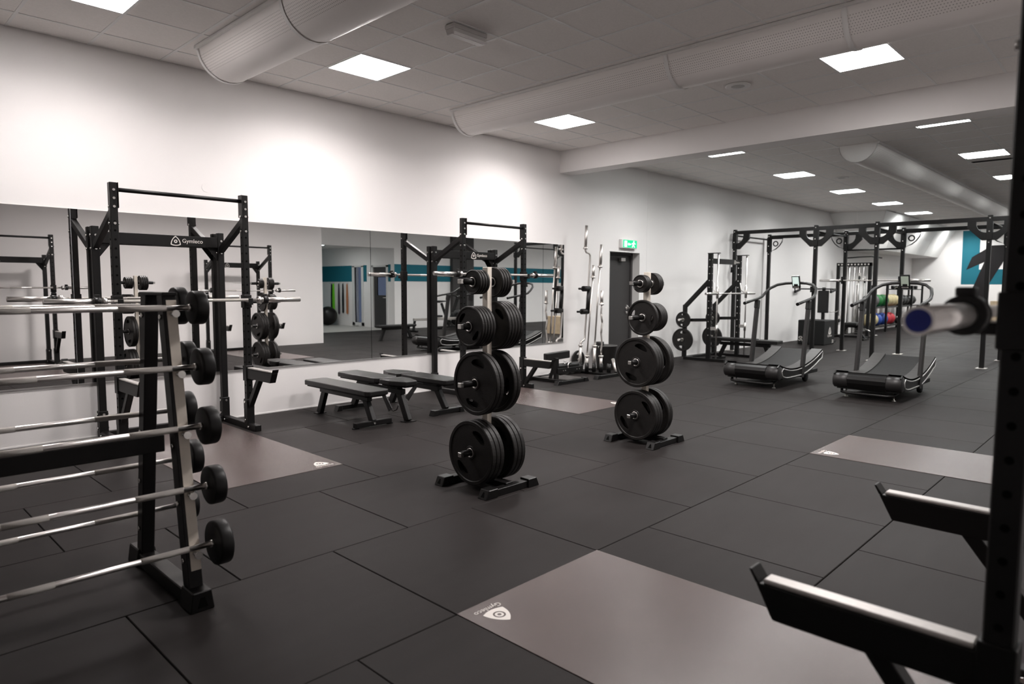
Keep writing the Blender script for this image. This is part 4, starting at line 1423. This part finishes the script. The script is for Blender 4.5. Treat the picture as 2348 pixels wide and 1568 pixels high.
# ================================================================== TREADMILLS (curved, non-motorised)
def treadmill(label, loc, screen):
    """local: x forward, rear end at x=0, belt centred on y=0"""
    t = thing('curved_treadmill', label, 'treadmill', loc, 0, 'curved treadmills')
    HW = 0.395
    N = 14
    def top(u):      # deck height along the machine
        return 0.245 + 0.20 * ((u - 0.62) / 1.0) ** 2 + (0.03 if u < 0.62 else 0.0) * ((0.62 - u) / 0.62) ** 2
    us = [0.06 + 1.58 * i / N for i in range(N + 1)]
    for s in (-1, 1):
        # side panel: banana-shaped shell
        out = [(u, top(u) + 0.012) for u in us] + [(1.68, top(1.64) - 0.03), (1.66, top(1.64) - 0.10)]
        low = [(u, max(0.115, top(u) - 0.165 + 0.03 * (u / 1.6))) for u in reversed(us)]
        poly = out + low + [(0.0, top(0.06) - 0.12), (0.0, top(0.06) - 0.02)]
        y0, y1 = (s * HW, s * (HW - 0.02))
        sd = MB().prism(poly, min(y0, y1), max(y0, y1), 'y').build('side_panel', 'black_plastic', t, 0.004)
        # silver outline strip on the outer face
        ctr = (0.85, 0.22)
        ins = []
        for p in [(u, top(u) - 0.018) for u in us[1:]] + [(1.655, top(1.64) - 0.055), (1.635, top(1.6) - 0.105)] + [(u, max(0.14, top(u) - 0.135 + 0.03 * (u / 1.6))) for u in reversed(us[1:-1])] + [(0.145, top(0.14) - 0.12), (0.125, top(0.12) - 0.07)]:
            ins.append((p[0], s * (HW + 0.004), p[1]))
        MB().tube(ins, 0.0085, 6, closed=True).build('silver_outline', 'silver_line', sd)
        # grey deck edge beside the belt
        vs, fs = [], []
        for u in us:
            vs += [(u, s * HW, top(u) + 0.014), (u, s * 0.235, top(u) + 0.012)]
        k = len(us)
        for i in range(k - 1):
            fs.append((2 * i, 2 * i + 1, 2 * i + 3, 2 * i + 2) if s < 0 else (2 * i, 2 * i + 2, 2 * i + 3, 2 * i + 1))
        base = len(vs)
        for u in us:
            vs += [(u, s * HW, top(u) - 0.01), (u, s * 0.235, top(u) - 0.03)]
        for i in range(k - 1):
            fs.append((2 * i, 2 * i + 2, base + 2 * i + 2, base + 2 * i))
            fs.append((2 * i + 1, base + 2 * i + 1, base + 2 * i + 3, 2 * i + 3))
        MB().add(vs, fs).build('deck_edge', 'deck_grey', t)
        # upright
        up = MB().bar((0.86, s * (HW - 0.005), 0.10), (1.03, s * (HW - 0.005), 1.15), 0.045, 0.085, (1, 0, 0)).build('upright', 'treadmill_grey', t, 0.005)
        MB().bar((1.015, s * (HW - 0.005), 1.09), (1.035, s * (HW - 0.005), 1.22), 0.055, 0.095, (1, 0, 0)).build('upright_joint', 'black_plastic', up, 0.006)
        # rear roller housing ends
        MB().lathe([(0.0001, -0.09), (0.085, -0.09), (0.098, -0.08), (0.098, 0.08), (0.085, 0.09), (0.0001, 0.09)], 28, Matrix.Translation((0.07, s * (HW - 0.085), 0.225)) @ Matrix.Rotation(PI / 2, 4, 'X')).build('roller_end', 'treadmill_grey', t)
        # wheel under the front, chrome levelling foot at the rear
        MB().lathe([(0.0001, -0.025), (0.06, -0.025), (0.07, -0.015), (0.07, 0.015), (0.06, 0.025), (0.0001, 0.025)], 24, Matrix.Translation((1.15, s * (HW - 0.06), 0.075)) @ Matrix.Rotation(PI / 2, 4, 'X')).build('wheel', 'black_matte', t)
        MB().box(1.12, 1.18, s * (HW - 0.06) - 0.03, s * (HW - 0.06) + 0.03, 0.07, 0.16).build('wheel_bracket', 'black_powder', t, 0.004)
        MB().cyl((0.16, s * 0.28, 0.01), (0.16, s * 0.28, 0.12), 0.010, 10).cyl((0.16, s * 0.28, 0.0), (0.16, s * 0.28, 0.012), 0.028, 16, 0.018).build('levelling_foot', 'chrome', t)
    # belt slats
    m = 46
    for i in range(m):
        u0, u1 = 0.05 + 1.58 * i / m, 0.05 + 1.58 * (i + 0.9) / m
        z0, z1 = top(u0), top(u1)
        MB().add([(u0, -0.235, z0), (u1, -0.235, z1), (u1, 0.235, z1), (u0, 0.235, z0), (u0, -0.235, z0 - 0.02), (u1, -0.235, z1 - 0.02), (u1, 0.235, z1 - 0.02), (u0, 0.235, z0 - 0.02)],
                 [(0, 1, 2, 3), (0, 4, 5, 1), (1, 5, 6, 2), (2, 6, 7, 3), (3, 7, 4, 0)]).build('belt_slat', 'belt', t)
    # rear cover between the roller ends: faceted
    MB().prism([(-0.02, 0.20), (-0.025, 0.25), (-0.01, 0.295), (0.04, 0.318), (0.10, 0.318), (0.10, 0.13), (0.02, 0.13)], -0.225, 0.225, 'y').build('rear_cover', 'black_plastic', t, 0.002)
    MB().box(0.04, 1.58, -0.36, 0.36, 0.115, 0.17).build('underframe', 'black_matte', t, 0.004)
    MB().tube([(0.14, -0.33, 0.11), (0.05, -0.30, 0.075), (0.02, -0.24, 0.07), (0.02, 0.24, 0.07), (0.05, 0.30, 0.075), (0.14, 0.33, 0.11)], 0.018, 10).build('rear_tube', 'black_powder', t)
    # handlebar, one continuous tube
    hb = [(0.60, -HW, 1.175), (0.80, -HW, 1.205), (1.08, -HW, 1.245), (1.20, -HW, 1.27), (1.30, -HW + 0.01, 1.33), (1.40, -HW + 0.04, 1.40), (1.48, -HW + 0.12, 1.455), (1.53, -0.16, 1.48), (1.55, 0, 1.487)]
    hb = hb + [(p[0], -p[1], p[2]) for p in reversed(hb[:-1])]
    h = MB().tube(hb, 0.0215, 12).build('handlebar', 'treadmill_grey', t)
    for s in (-1, 1):
        MB().tube([(0.595, s * HW, 1.174), (0.62, s * HW, 1.178)], 0.024, 12).build('grip_end', 'black_plastic', h)
    # console
    R = Matrix.Translation((1.53, 0.0, 1.50)) @ Matrix.Rotation(math.radians(-18), 4, 'Y')
    c = MB().box(-0.015, 0.015, -0.062, 0.062, -0.10, 0.10, R).build('console', 'black_plastic', t, 0.005)
    MB().box(-0.0175, -0.0152, -0.048, 0.048, -0.055, 0.085, R).build('screen', screen, c)
    bt = MB()
    for y in (-0.035, -0.012, 0.012, 0.035):
        bt.cyl(tuple(R @ Vector((-0.015, y, -0.078))), tuple(R @ Vector((-0.018, y, -0.078))), 0.008, 8)
    bt.build('buttons', 'logo_white', c)
    MB().box(-0.03, 0.02, -0.03, 0.03, 1.44, 1.47, Matrix.Translation((1.55, 0, 0))).build('console_bracket', 'black_plastic', t, 0.003)
    return t


treadmill('curved black treadmill nearer the white wall, bright console screen', (9.20, 4.185, 0), 'lcd_bright')
treadmill('curved black treadmill at right, dim console screen', (9.18, 2.66, 0), 'lcd')


# ================================================================== FUNCTIONAL RIG
t = thing('training_rig', 'tall black free-standing training rig beyond the treadmills', 'training rig', (15.2, 4.6, 0))
RX = (14.3, 16.1)
RY = (6.95, 5.21, 4.07, 2.28, 0.50)
RO = (15.2, 4.6)
RH = 2.68


def rr(mb, name, m='black_powder', bevel=0.0, parent=None, **k):
    mb.v = [(p[0] - RO[0], p[1] - RO[1], p[2]) for p in mb.v]
    return mb.build(name, m, parent or t, bevel, **k)


bl = MB()
for ix, X in enumerate(RX):
    for iy, Y in enumerate(RY):
        p = rr(MB().box(X - 0.035, X + 0.035, Y - 0.035, Y + 0.035, 0.012, RH), 'post', bevel=0.004)
        rr(MB().box(X - 0.045, X + 0.045, Y - 0.045, Y + 0.045, 2.26, 2.60), 'post_sleeve', bevel=0.003, parent=p)
        rr(MB().box(X - 0.10, X + 0.10, Y - 0.08, Y + 0.08, 0.0, 0.012), 'base_plate', 'steel', 0.002, p)
        for z in (2.63, 2.21, 2.40):
            hexdisc(bl, (X - 0.035 - (0.01 if z == 2.40 else 0), Y, z), '-x', 0.012, 0.01)
        # corner brackets along the beam
        for d in (-1, 1):
            if (iy == 0 and d > 0) or (iy == len(RY) - 1 and d < 0):
                continue
            if ix == 0 or (iy in (1, 2) and d == (-1 if iy == 1 else 1)):
                pts = [(0.33, 2.58), (0.33, 2.47), (0.11, 2.25), (0.04, 2.25), (0.04, 2.36)]
                for k in range(7):
                    g = k / 6 * PI / 2
                    pts.append((0.04 + 0.16 * math.sin(g), 2.54 - 0.16 * math.cos(g)))
                pts.append((0.20, 2.58))
                rr(MB().prism([(Y + d * a, b) for a, b in pts], X - 0.028, X + 0.028, 'x'), 'corner_bracket', bevel=0.002, parent=p)
            else:
                # eye-shaped rope bracket
                out = [(0.045, 2.57), (0.32, 2.57), (0.30, 2.49), (0.24, 2.40), (0.16, 2.33), (0.045, 2.28)]
                rr(MB().tube([(X, Y + d * a, b) for a, b in out], 0.012, 6, closed=True), 'eye_bracket', parent=p)
                rr(MB().tube([(X, Y + d * (0.15 + 0.055 * math.cos(g * PI / 6)), 2.455 + 0.055 * math.sin(g * PI / 6)) for g in range(12)], 0.014, 6, closed=True), 'eye_ring', parent=p)
    for a, b in zip(RY[:-1], RY[1:]):
        rr(MB().box(X - 0.03, X + 0.03, b + 0.035, a - 0.035, 2.575, 2.65), 'top_beam', bevel=0.003)
for Y in RY:
    rr(MB().cyl((RX[0], Y, 2.55), (RX[1], Y, 2.55), 0.018, 12), 'cross_bar')
rr(MB().cyl((16.1, 5.21, 2.245), (16.1, 4.07, 2.245), 0.018, 12), 'pull_up_bar')
rr(bl, 'bolts', 'bolt', kind='stuff')
for Y in (5.21, 4.07):
    h = rr(MB().box(16.03 - 0.02, 16.06, Y - 0.045, Y + 0.045, 1.50, 1.66).box(15.95, 16.03, Y - 0.02, Y + 0.02, 1.52, 1.545).box(15.945, 15.957, Y - 0.02, Y + 0.02, 1.52, 1.60), 'bar_hook', bevel=0.003)
for (Y, z) in ((6.95, 1.80), (5.21, 1.38)):
    rr(MB().box(14.22, 14.265, Y - 0.05, Y + 0.05, z - 0.06, z + 0.06).cyl((14.22, Y, z - 0.03), (14.14, Y, z - 0.03), 0.012, 8), 'bar_hook', bevel=0.003)
barbell('long steel barbell racked on the back posts of the rig', (15.98, 4.60, 1.573), PI / 2, clamps=False, L=2.2)


# ================================================================== FAR FLOOR
# soft jump box
t = thing('soft_jump_box', 'black padded jump box with white logo against the wall', 'jump box', (17.55, 6.30, 0))
MB().box(-0.36, 0.36, -0.32, 0.32, 0.0, 0.61).build('body', 'black_matte', t, 0.02, seg=3)
lg = MB()
M = Matrix.Translation((0.02, -0.3208, 0.30)) @ Matrix.Rotation(PI / 2, 4, 'X')
emblem(lg, 0.17, M @ Matrix.Translation((0.0, 0.04, 0)), solid=True)
v, f = text_geo('Gymleco', 0.085)
lg.add(v, f, False, M @ Matrix.Translation((0.0, -0.075, 0.001)))
v, f = text_geo('30', 0.13)
lg.add(v, f, False, M @ Matrix.Translation((0.22, -0.23, 0.001)))
M2 = Matrix.Translation((-0.3608, 0.24, 0.14)) @ Matrix.Rotation(-PI / 2, 4, 'Z') @ Matrix.Rotation(PI / 2, 4, 'X') @ Matrix.Rotation(PI / 2, 4, 'Z')
v, f = text_geo('50', 0.13)
lg.add(v, f, False, M2)
lg.build('logo', 'logo_white', t, label='white printed logo and numbers')

# leg-raise chair behind it
t = thing('leg_raise_chair', 'black leg raise chair with upright back pad behind the jump box', 'gym chair', (18.34, 6.44, 0))
MB().box(0.0, 0.07, -0.035, 0.035, 0.0, 1.42).build('post', 'black_powder', t, 0.004)
MB().box(-0.06, 0.0, -0.15, 0.12, 0.76, 1.34).build('back_pad', 'vinyl', t, 0.015, seg=2)
MB().cyl((-0.02, -0.32, 1.38), (-0.02, 0.62, 1.38), 0.018, 10).build('top_bar', 'black_powder', t)
for y in (-0.30, 0.60):
    MB().bar((-0.02, y, 1.36), (-0.35, y, 1.30), 0.05, 0.05).build('arm', 'black_powder', t, 0.004)
    MB().tube([(-0.34, y, 1.30), (-0.36, y, 1.40)], 0.015, 8).build('handle', 'black_plastic', t)
MB().box(-0.35, 0.10, -0.32, -0.26, 0.0, 0.05).box(-0.35, 0.10, 0.26, 0.32, 0.0, 0.05).box(-0.02, 0.06, -0.3, 0.3, 0.0, 0.05).build('base', 'black_powder', t, 0.004)

# cable station
t = thing('cable_station', 'multi cable station with steel rods and cables in the far corner', 'cable machine', (20.6, 6.42, 0))
for y, nm in ((0.42, 'post'), (-0.42, 'post')):
    MB().box(-0.05, 0.05, y - 0.04, y + 0.04, 0.0, 2.12).build(nm, 'black_powder', t, 0.004)
MB().box(-0.05, 0.05, -0.46, 0.46, 2.02, 2.12).build('top_beam', 'black_powder', t, 0.004)
MB().box(-0.55, 0.45, 0.38, 0.46, 0.0, 0.06).box(-0.55, 0.45, -0.46, -0.38, 0.0, 0.06).box(-0.04, 0.04, -0.4, 0.4, 0.0, 0.06).build('base', 'black_powder', t, 0.004)
MB().tube([(0, 0.25, 2.16), (0.02, 0.20, 2.26), (0.04, -0.10, 2.28), (0.3, -0.35, 2.30), (0.55, -0.55, 2.26)], 0.018, 8).build('pull_up_bar', 'black_powder', t)
for k in range(10):
    MB().cyl((-0.055, 0.40 - 0.088 * k, 2.07), (-0.075, 0.40 - 0.088 * k, 2.07), 0.022, 10).build('pulley_bolt', 'chrome', t)
for y in (0.26, 0.14, 0.0, -0.12, -0.24):
    MB().cyl((0.02, y, 0.1), (0.02, y, 2.02), 0.022 if y in (0.14, -0.12) else 0.014, 10).build('guide_rod', 'chrome', t)
for y in (0.34, 0.31, 0.20, 0.07, -0.06, -0.18, -0.30, -0.34):
    MB().cyl((-0.06, y, 0.35), (-0.07, y + 0.01, 1.98), 0.006, 6).build('cable', 'cable', t)
for y in (0.20, -0.18):
    o = MB().box(-0.06, 0.10, y - 0.085, y + 0.085, 0.10, 0.30).build('weight_stack', 'black_powder', t, 0.003)
    for k in range(4):
        MB().box(-0.064, 0.104, y - 0.087, y + 0.087, 0.145 + 0.05 * k, 0.15 + 0.05 * k).build('stack_gap', 'steel', o)
for y, z in ((0.20, 1.72), (-0.18, 1.70), (-0.32, 1.60), (0.31, 0.48), (-0.30, 0.45)):
    o = MB().cyl((-0.09, y - 0.014, z), (-0.09, y + 0.014, z), 0.055, 16).build('pulley', 'black_plastic', t)
    MB().box(-0.10, -0.04, y - 0.03, y + 0.03, z + 0.03, z + 0.13).build('pulley_block', 'chrome', o)
MB().tube([(-0.62, 0.62, 0.80), (-0.45, 0.58, 0.74), (-0.38, 0.55, 0.72), (-0.12, 0.40, 0.72), (-0.02, 0.33, 0.78)], 0.013, 8).build('pull_down_bar', 'chrome', t)
# bench in front of it
t = thing('cable_bench', 'small brown-topped bench with chrome handle before the cable station', 'bench', (19.75, 6.15, 0))
MB().box(-0.30, 0.30, -0.20, 0.16, 0.40, 0.47).build('seat', 'vinyl', t, 0.012, seg=2)
MB().box(-0.03, 0.03, -0.30, 0.20, 0.33, 0.40).build('spine', 'black_powder', t, 0.003)
MB().bar((0, -0.12, 0.35), (0, -0.34, 0.03), 0.05, 0.06, (1, 0, 0)).build('leg', 'black_powder', t, 0.003)
MB().bar((0, 0.12, 0.35), (0, 0.30, 0.03), 0.05, 0.06, (1, 0, 0)).build('leg', 'black_powder', t, 0.003)
MB().box(-0.22, 0.22, -0.38, -0.31, 0.0, 0.05).build('foot_bar', 'black_powder', t, 0.003)
MB().tube([(0.1, -0.30, 0.30), (0.1, -0.45, 0.24), (0.1, -0.48, 0.14), (0.1, -0.62, 0.14)], 0.016, 8).build('handle', 'chrome', t)

# storage rack along the wall with balls
t = thing('storage_rack', 'long black storage rack along the far wall holding medicine balls', 'rack', (25.6, 6.72, 0))
for x in (-2.9, -1.45, 0.25, 1.5, 2.9):
    for y in (-0.22, 0.22):
        MB().box(x - 0.03, x + 0.03, y - 0.03, y + 0.03, 0.0, 1.50).build('post', 'black_powder', t, 0.003)
for z in (0.20, 0.80, 1.38):
    for y in (-0.20, 0.20):
        if z > 1.3:
            MB().box(-0.0, 2.9, y - 0.02, y + 0.02, z - 0.03, z).build('shelf_rail', 'black_powder', t, 0.003)
        else:
            MB().box(-2.9, 2.9, y - 0.02, y + 0.02, z - 0.03, z + 0.02).build('shelf_rail', 'black_powder', t, 0.003)
    for x in (-2.9, -1.45, 0.25, 1.5, 2.9):
        if z > 1.3 and x < 0:
            continue
        MB().box(x - 0.02, x + 0.02, -0.2, 0.2, z - 0.03, z).build('shelf_cross', 'black_powder', t)
top_row = [('grey', 22.98), ('grey', 23.39), ('green', 23.80), ('green', 24.38), ('beige', 24.79), ('beige', 25.20), ('beige', 25.61)]
low_row = [('beige', 22.98), ('beige', 23.39), ('blue', 23.80), ('blue', 24.40), ('red', 24.81), ('red', 25.22)]
OW = ['first', 'second', 'third']
for row, nm, zc in ((top_row, 'upper', 1.005), (low_row, 'lower', 0.405)):
    cnt = {}
    for c, x in row:
        cnt[c] = cnt.get(c, 0) + 1
        tot = sum(1 for q in row if q[0] == c)
        wh = OW[cnt[c] - 1] + ' from the left' if tot > 1 else 'only one'
        b = thing('medicine_ball', '%s medicine ball on the %s shelf, %s of its colour' % (c, nm, wh), 'ball', (x, 6.70, zc), 0, 'medicine balls on the storage rack')
        MB().sphere((0, 0, 0), 0.195, 24, 14).build('shell', 'ball_' + c, b)
        MB().tube([(0, 0.1955 * math.cos(k * PI / 12), 0.1955 * math.sin(k * PI / 12)) for k in range(24)], 0.003, 5, closed=True).build('seam', 'black_matte', b)
for i, x in enumerate((26.12, 26.49, 26.86, 27.40, 27.80)):
    b = thing('slam_ball', 'black slam ball, %s from the left on the right half of the storage rack' % ['first', 'second', 'third', 'fourth', 'fifth'][i], 'ball', (x, 6.70, 0.985), 0, 'black slam balls')
    MB().sphere((0, 0, 0), 0.175, 20, 12).build('shell', 'ball_black', b)
    MB().cyl((0, -0.17, 0), (0, -0.178, 0), 0.03, 10).build('valve', 'ball_grey', b)


def kettlebell(loc, label):
    b = thing('kettlebell', label, 'kettlebell', loc, 0, 'kettlebells on the storage rack')
    MB().sphere((0, 0, 0.10), 0.10, 16, 10).build('body', 'black_powder', b)
    MB().tube([(-0.05, 0, 0.16), (-0.075, 0, 0.21), (-0.05, 0, 0.26), (0.05, 0, 0.26), (0.075, 0, 0.21), (0.05, 0, 0.16)], 0.016, 8).build('handle', 'bolt', b)


for i in range(6):
    kettlebell((25.95 + 0.42 * i, 6.62, 0.20), 'black kettlebell with steel handle, %s from the left on the low shelf' % ORD[i])
for i in range(5):
    b = thing('dumbbell', 'small black dumbbell, %s from the left on the top shelf of the storage rack' % ORD[i], 'dumbbell', (25.95 + 0.5 * i, 6.70, 1.44), 0, 'dumbbells on the storage rack')
    MB().cyl((0, -0.16, 0), (0, -0.06, 0), 0.06, 12).build('head', 'urethane', b)
    MB().cyl((0, 0.06, 0), (0, 0.16, 0), 0.06, 12).build('head', 'urethane', b)
    MB().cyl((0, -0.06, 0), (0, 0.06, 0), 0.016, 10).build('handle', 'chrome', b)

# plywood jump boxes
def ply_box(loc, size, label, mark):
    b = thing('plywood_box', label, 'jump box', loc, 0, 'plywood jump boxes')
    w, d, h = size
    e = 0.018
    MB().box(-w / 2, -w / 2 + e, -d / 2, d / 2, 0, h).build('panel', 'plywood', b, 0.003)
    MB().box(w / 2 - e, w / 2, -d / 2, d / 2, 0, h).build('panel', 'plywood', b, 0.003)
    MB().box(-w / 2 + e, w / 2 - e, -d / 2, -d / 2 + e, 0, h).build('panel', 'plywood', b, 0.003)
    MB().box(-w / 2 + e, w / 2 - e, d / 2 - e, d / 2, 0, h).build('panel', 'plywood', b, 0.003)
    MB().box(-w / 2 + e, w / 2 - e, -d / 2 + e, d / 2 - e, h - e, h).build('panel', 'plywood', b)
    if mark:
        x = -w / 2 - 0.002
        m = MB()
        y0, z0 = -0.02, h * 0.62
        m.prism([(y0 + 0.14, z0 + 0.10), (y0, z0 - 0.02), (y0 - 0.14, z0 + 0.10), (y0 - 0.14, z0 - 0.02), (y0, z0 - 0.14), (y0 + 0.14, z0 - 0.02)], x, -w / 2, 'x')
        m.build('chevron_mark', 'graphic_black', b, label='black chevron mark')
    MB().cyl((-w / 2 - 0.001, 0.05, h * 0.85), (-w / 2 - 0.001 + 0.0005, 0.05, h * 0.85), 0.02, 10).build('grip_hole', 'bolt_hole', b)


ply_box((28.9, 4.06, 0.0), (0.5, 0.74, 0.50), 'plywood jump box with a black chevron, bottom of the far stack', True)
ply_box((28.9, 4.06, 0.50), (0.5, 0.74, 0.47), 'plain plywood jump box on top of the far stack', False)
ply_box((15.75, 0.95, 0.0), (0.5, 0.6, 0.52), 'plywood jump box under the rig, seen in the mirror', False)

# ================================================================== SEEN ONLY IN THE MIRROR
fb = flat_bench('black flat bench near the opening, seen in the mirror', (10.65, -0.35, 0), -PI / 2, 1.20, 0.40)

# exercise bike by the side wall
t = thing('exercise_bike', 'black exercise bike by the side wall, seen in the mirror', 'exercise bike', (14.9, -3.2, 0))
MB().box(-0.55, -0.48, -0.25, 0.25, 0.0, 0.06).box(0.48, 0.55, -0.25, 0.25, 0.0, 0.06).build('foot', 'black_powder', t, 0.004)
MB().bar((-0.52, 0, 0.05), (0.52, 0, 0.05), 0.06, 0.06).bar((0.0, 0, 0.08), (0.42, 0, 1.0), 0.07, 0.09).bar((0.0, 0, 0.15), (-0.30, 0, 0.85), 0.06, 0.07).build('frame', 'black_powder', t, 0.004)
MB().lathe([(0.0001, -0.04), (0.26, -0.04), (0.28, -0.02), (0.28, 0.02), (0.26, 0.04), (0.0001, 0.04)], 32, Matrix.Translation((0.38, 0, 0.36)) @ Matrix.Rotation(PI / 2, 4, 'X')).build('flywheel', 'black_plastic', t)
MB().prism([(-0.46, 0.86), (-0.15, 0.90), (-0.15, 0.93), (-0.44, 0.94)], -0.09, 0.09, 'y').build('saddle', 'vinyl', t, 0.015, seg=2)
MB().tube([(0.15, -0.25, 1.12), (0.40, -0.22, 1.10), (0.45, 0, 1.05), (0.40, 0.22, 1.10), (0.15, 0.25, 1.12)], 0.018, 8).build('handlebar', 'black_powder', t)
MB().cyl((0.02, -0.12, 0.28), (0.02, 0.12, 0.28), 0.02, 10).bar((0.02, -0.12, 0.28), (0.16, -0.12, 0.20), 0.02, 0.03).bar((0.02, 0.12, 0.28), (-0.12, 0.12, 0.36), 0.02, 0.03).build('crank', 'steel', t)
MB().box(0.11, 0.22, -0.20, -0.12, 0.18, 0.21).box(-0.18, -0.07, 0.12, 0.20, 0.35, 0.38).build('pedal', 'black_plastic', t)
MB().box(0.46, 0.49, -0.08, 0.08, 1.12, 1.28).build('console', 'black_plastic', t, 0.004)
# rowing machine
t = thing('rowing_machine', 'low black rowing machine by the side wall, seen in the mirror', 'rowing machine', (13.9, -2.35, 0), 0.1)
MB().box(-1.05, 0.75, -0.04, 0.04, 0.34, 0.42).build('rail', 'steel', t, 0.006)
MB().lathe([(0.0001, -0.08), (0.28, -0.08), (0.30, -0.05), (0.30, 0.05), (0.28, 0.08), (0.0001, 0.08)], 28, Matrix.Translation((0.95, 0, 0.42)) @ Matrix.Rotation(PI / 2, 4, 'X')).build('fan_housing', 'black_plastic', t)
MB().prism([(-0.35, -0.16), (-0.05, -0.13), (-0.05, 0.13), (-0.35, 0.16)], 0.44, 0.50, 'z').build('seat', 'vinyl', t, 0.012, seg=2)
MB().bar((-1.0, 0, 0.36), (-1.05, 0, 0.05), 0.06, 0.06, (1, 0, 0)).bar((-1.05, -0.22, 0.03), (-1.05, 0.22, 0.03), 0.06, 0.05).bar((0.95, -0.25, 0.03), (0.95, 0.25, 0.03), 0.06, 0.05).bar((0.95, 0, 0.05), (0.95, 0, 0.2), 0.06, 0.06).build('leg', 'black_powder', t, 0.004)
MB().bar((0.95, 0, 0.65), (0.80, 0, 1.02), 0.04, 0.04).box(0.72, 0.77, -0.10, 0.10, 0.98, 1.12).build('monitor', 'black_plastic', t, 0.004)
MB().cyl((0.55, -0.22, 0.55), (0.55, 0.22, 0.55), 0.014, 8).build('handle', 'black_plastic', t)
MB().bar((0.50, -0.12, 0.36), (0.68, -0.12, 0.56), 0.10, 0.03).bar((0.50, 0.12, 0.36), (0.68, 0.12, 0.56), 0.10, 0.03).build('foot_rest', 'black_plastic', t)

# annex: exercise ball and hanging resistance bands
t = thing('exercise_ball', 'big glossy dark exercise ball in the annex, seen in the mirror', 'ball', (12.88, -7.46, 0.336))
MB().sphere((0, 0, 0), 0.335, 32, 18).build('shell', 'urethane', t)
MB().cyl((-0.333, 0, 0), (-0.341, 0, 0), 0.012, 8).build('valve', 'ball_grey', t)
hooks = [(-7.95, None), (-7.80, 'black'), (-7.68, 'green'), (-7.32, 'purple'), (-7.05, 'black'), (-6.78, 'orange')]
seen = {}
for y, c in hooks:
    h = thing('wall_hook', 'small steel hook on the annex wall above the %s band' % c if c and c not in seen else ('bare steel hook on the annex wall nearest the exercise ball' if not c else 'small steel hook on the annex wall above the last black band'), 'hook', (AX, y, 1.50))
    MB().cyl((0, 0, 0), (-0.06, 0, -0.01), 0.006, 8).cyl((-0.06, 0, -0.01), (-0.065, 0, 0.03), 0.006, 8).build('peg', 'steel', h)
    MB().cyl((0, 0, 0), (-0.004, 0, 0), 0.02, 10).build('rose', 'steel', h)
    if c:
        w = 0.05 if c == 'green' else 0.022
        zl = {'black': 0.42, 'green': 0.30, 'purple': 0.38, 'orange': 0.40}[c]
        nm = 'second ' if seen.get(c) else ''
        seen[c] = True
        b = thing('resistance_band', '%s%s resistance band hanging on the annex wall, seen in the mirror' % (nm, c), 'resistance band', (AX - 0.045, y, 1.495), 0, 'resistance bands on hooks')
        path = []
        H = 1.49 - zl
        for k in range(13):
            a = PI * k / 12
            path.append((0.03 * math.cos(a), 0.006 * math.sin(a)))
        loop = [(-0.022, -0.05), (-0.05, -0.5 * H), (-0.045, -H + 0.04), (0.0, -H), (0.045, -H + 0.04), (0.05, -0.5 * H), (0.022, -0.05), (0.0, 0.0)]
        vs, fs = [], []
        for (yy, zz) in loop:
            vs += [(-w / 2, yy, zz), (w / 2, yy, zz), (w / 2, yy * 0.4, zz + (0.005 if zz < -0.5 else -0.005)), (-w / 2, yy * 0.4, zz + (0.005 if zz < -0.5 else -0.005))]
        n = len(loop)
        for i in range(n):
            j = (i + 1) % n
            for q in range(4):
                r_ = (q + 1) % 4
                fs.append((4 * i + q, 4 * i + r_, 4 * j + r_, 4 * j + q))
        MB().add(vs, fs).build('loop', 'band_' + c, b)
        MB().box(-w / 2 - 0.001, w / 2 + 0.001, -0.028, 0.028, -0.10, -0.085).build('wrap', 'band_' + c, b)
al = thing('annex_light', 'ceiling light in the annex behind the opening', 'light', (11.6, -6.0, 2.75))
MB().box(-0.3, 0.3, -0.3, 0.3, -0.006, -0.002).build('diffuser', 'diffuser_cool', al)
MB().box(-0.32, 0.32, -0.32, 0.32, -0.002, 0).build('frame', 'light_frame', al)
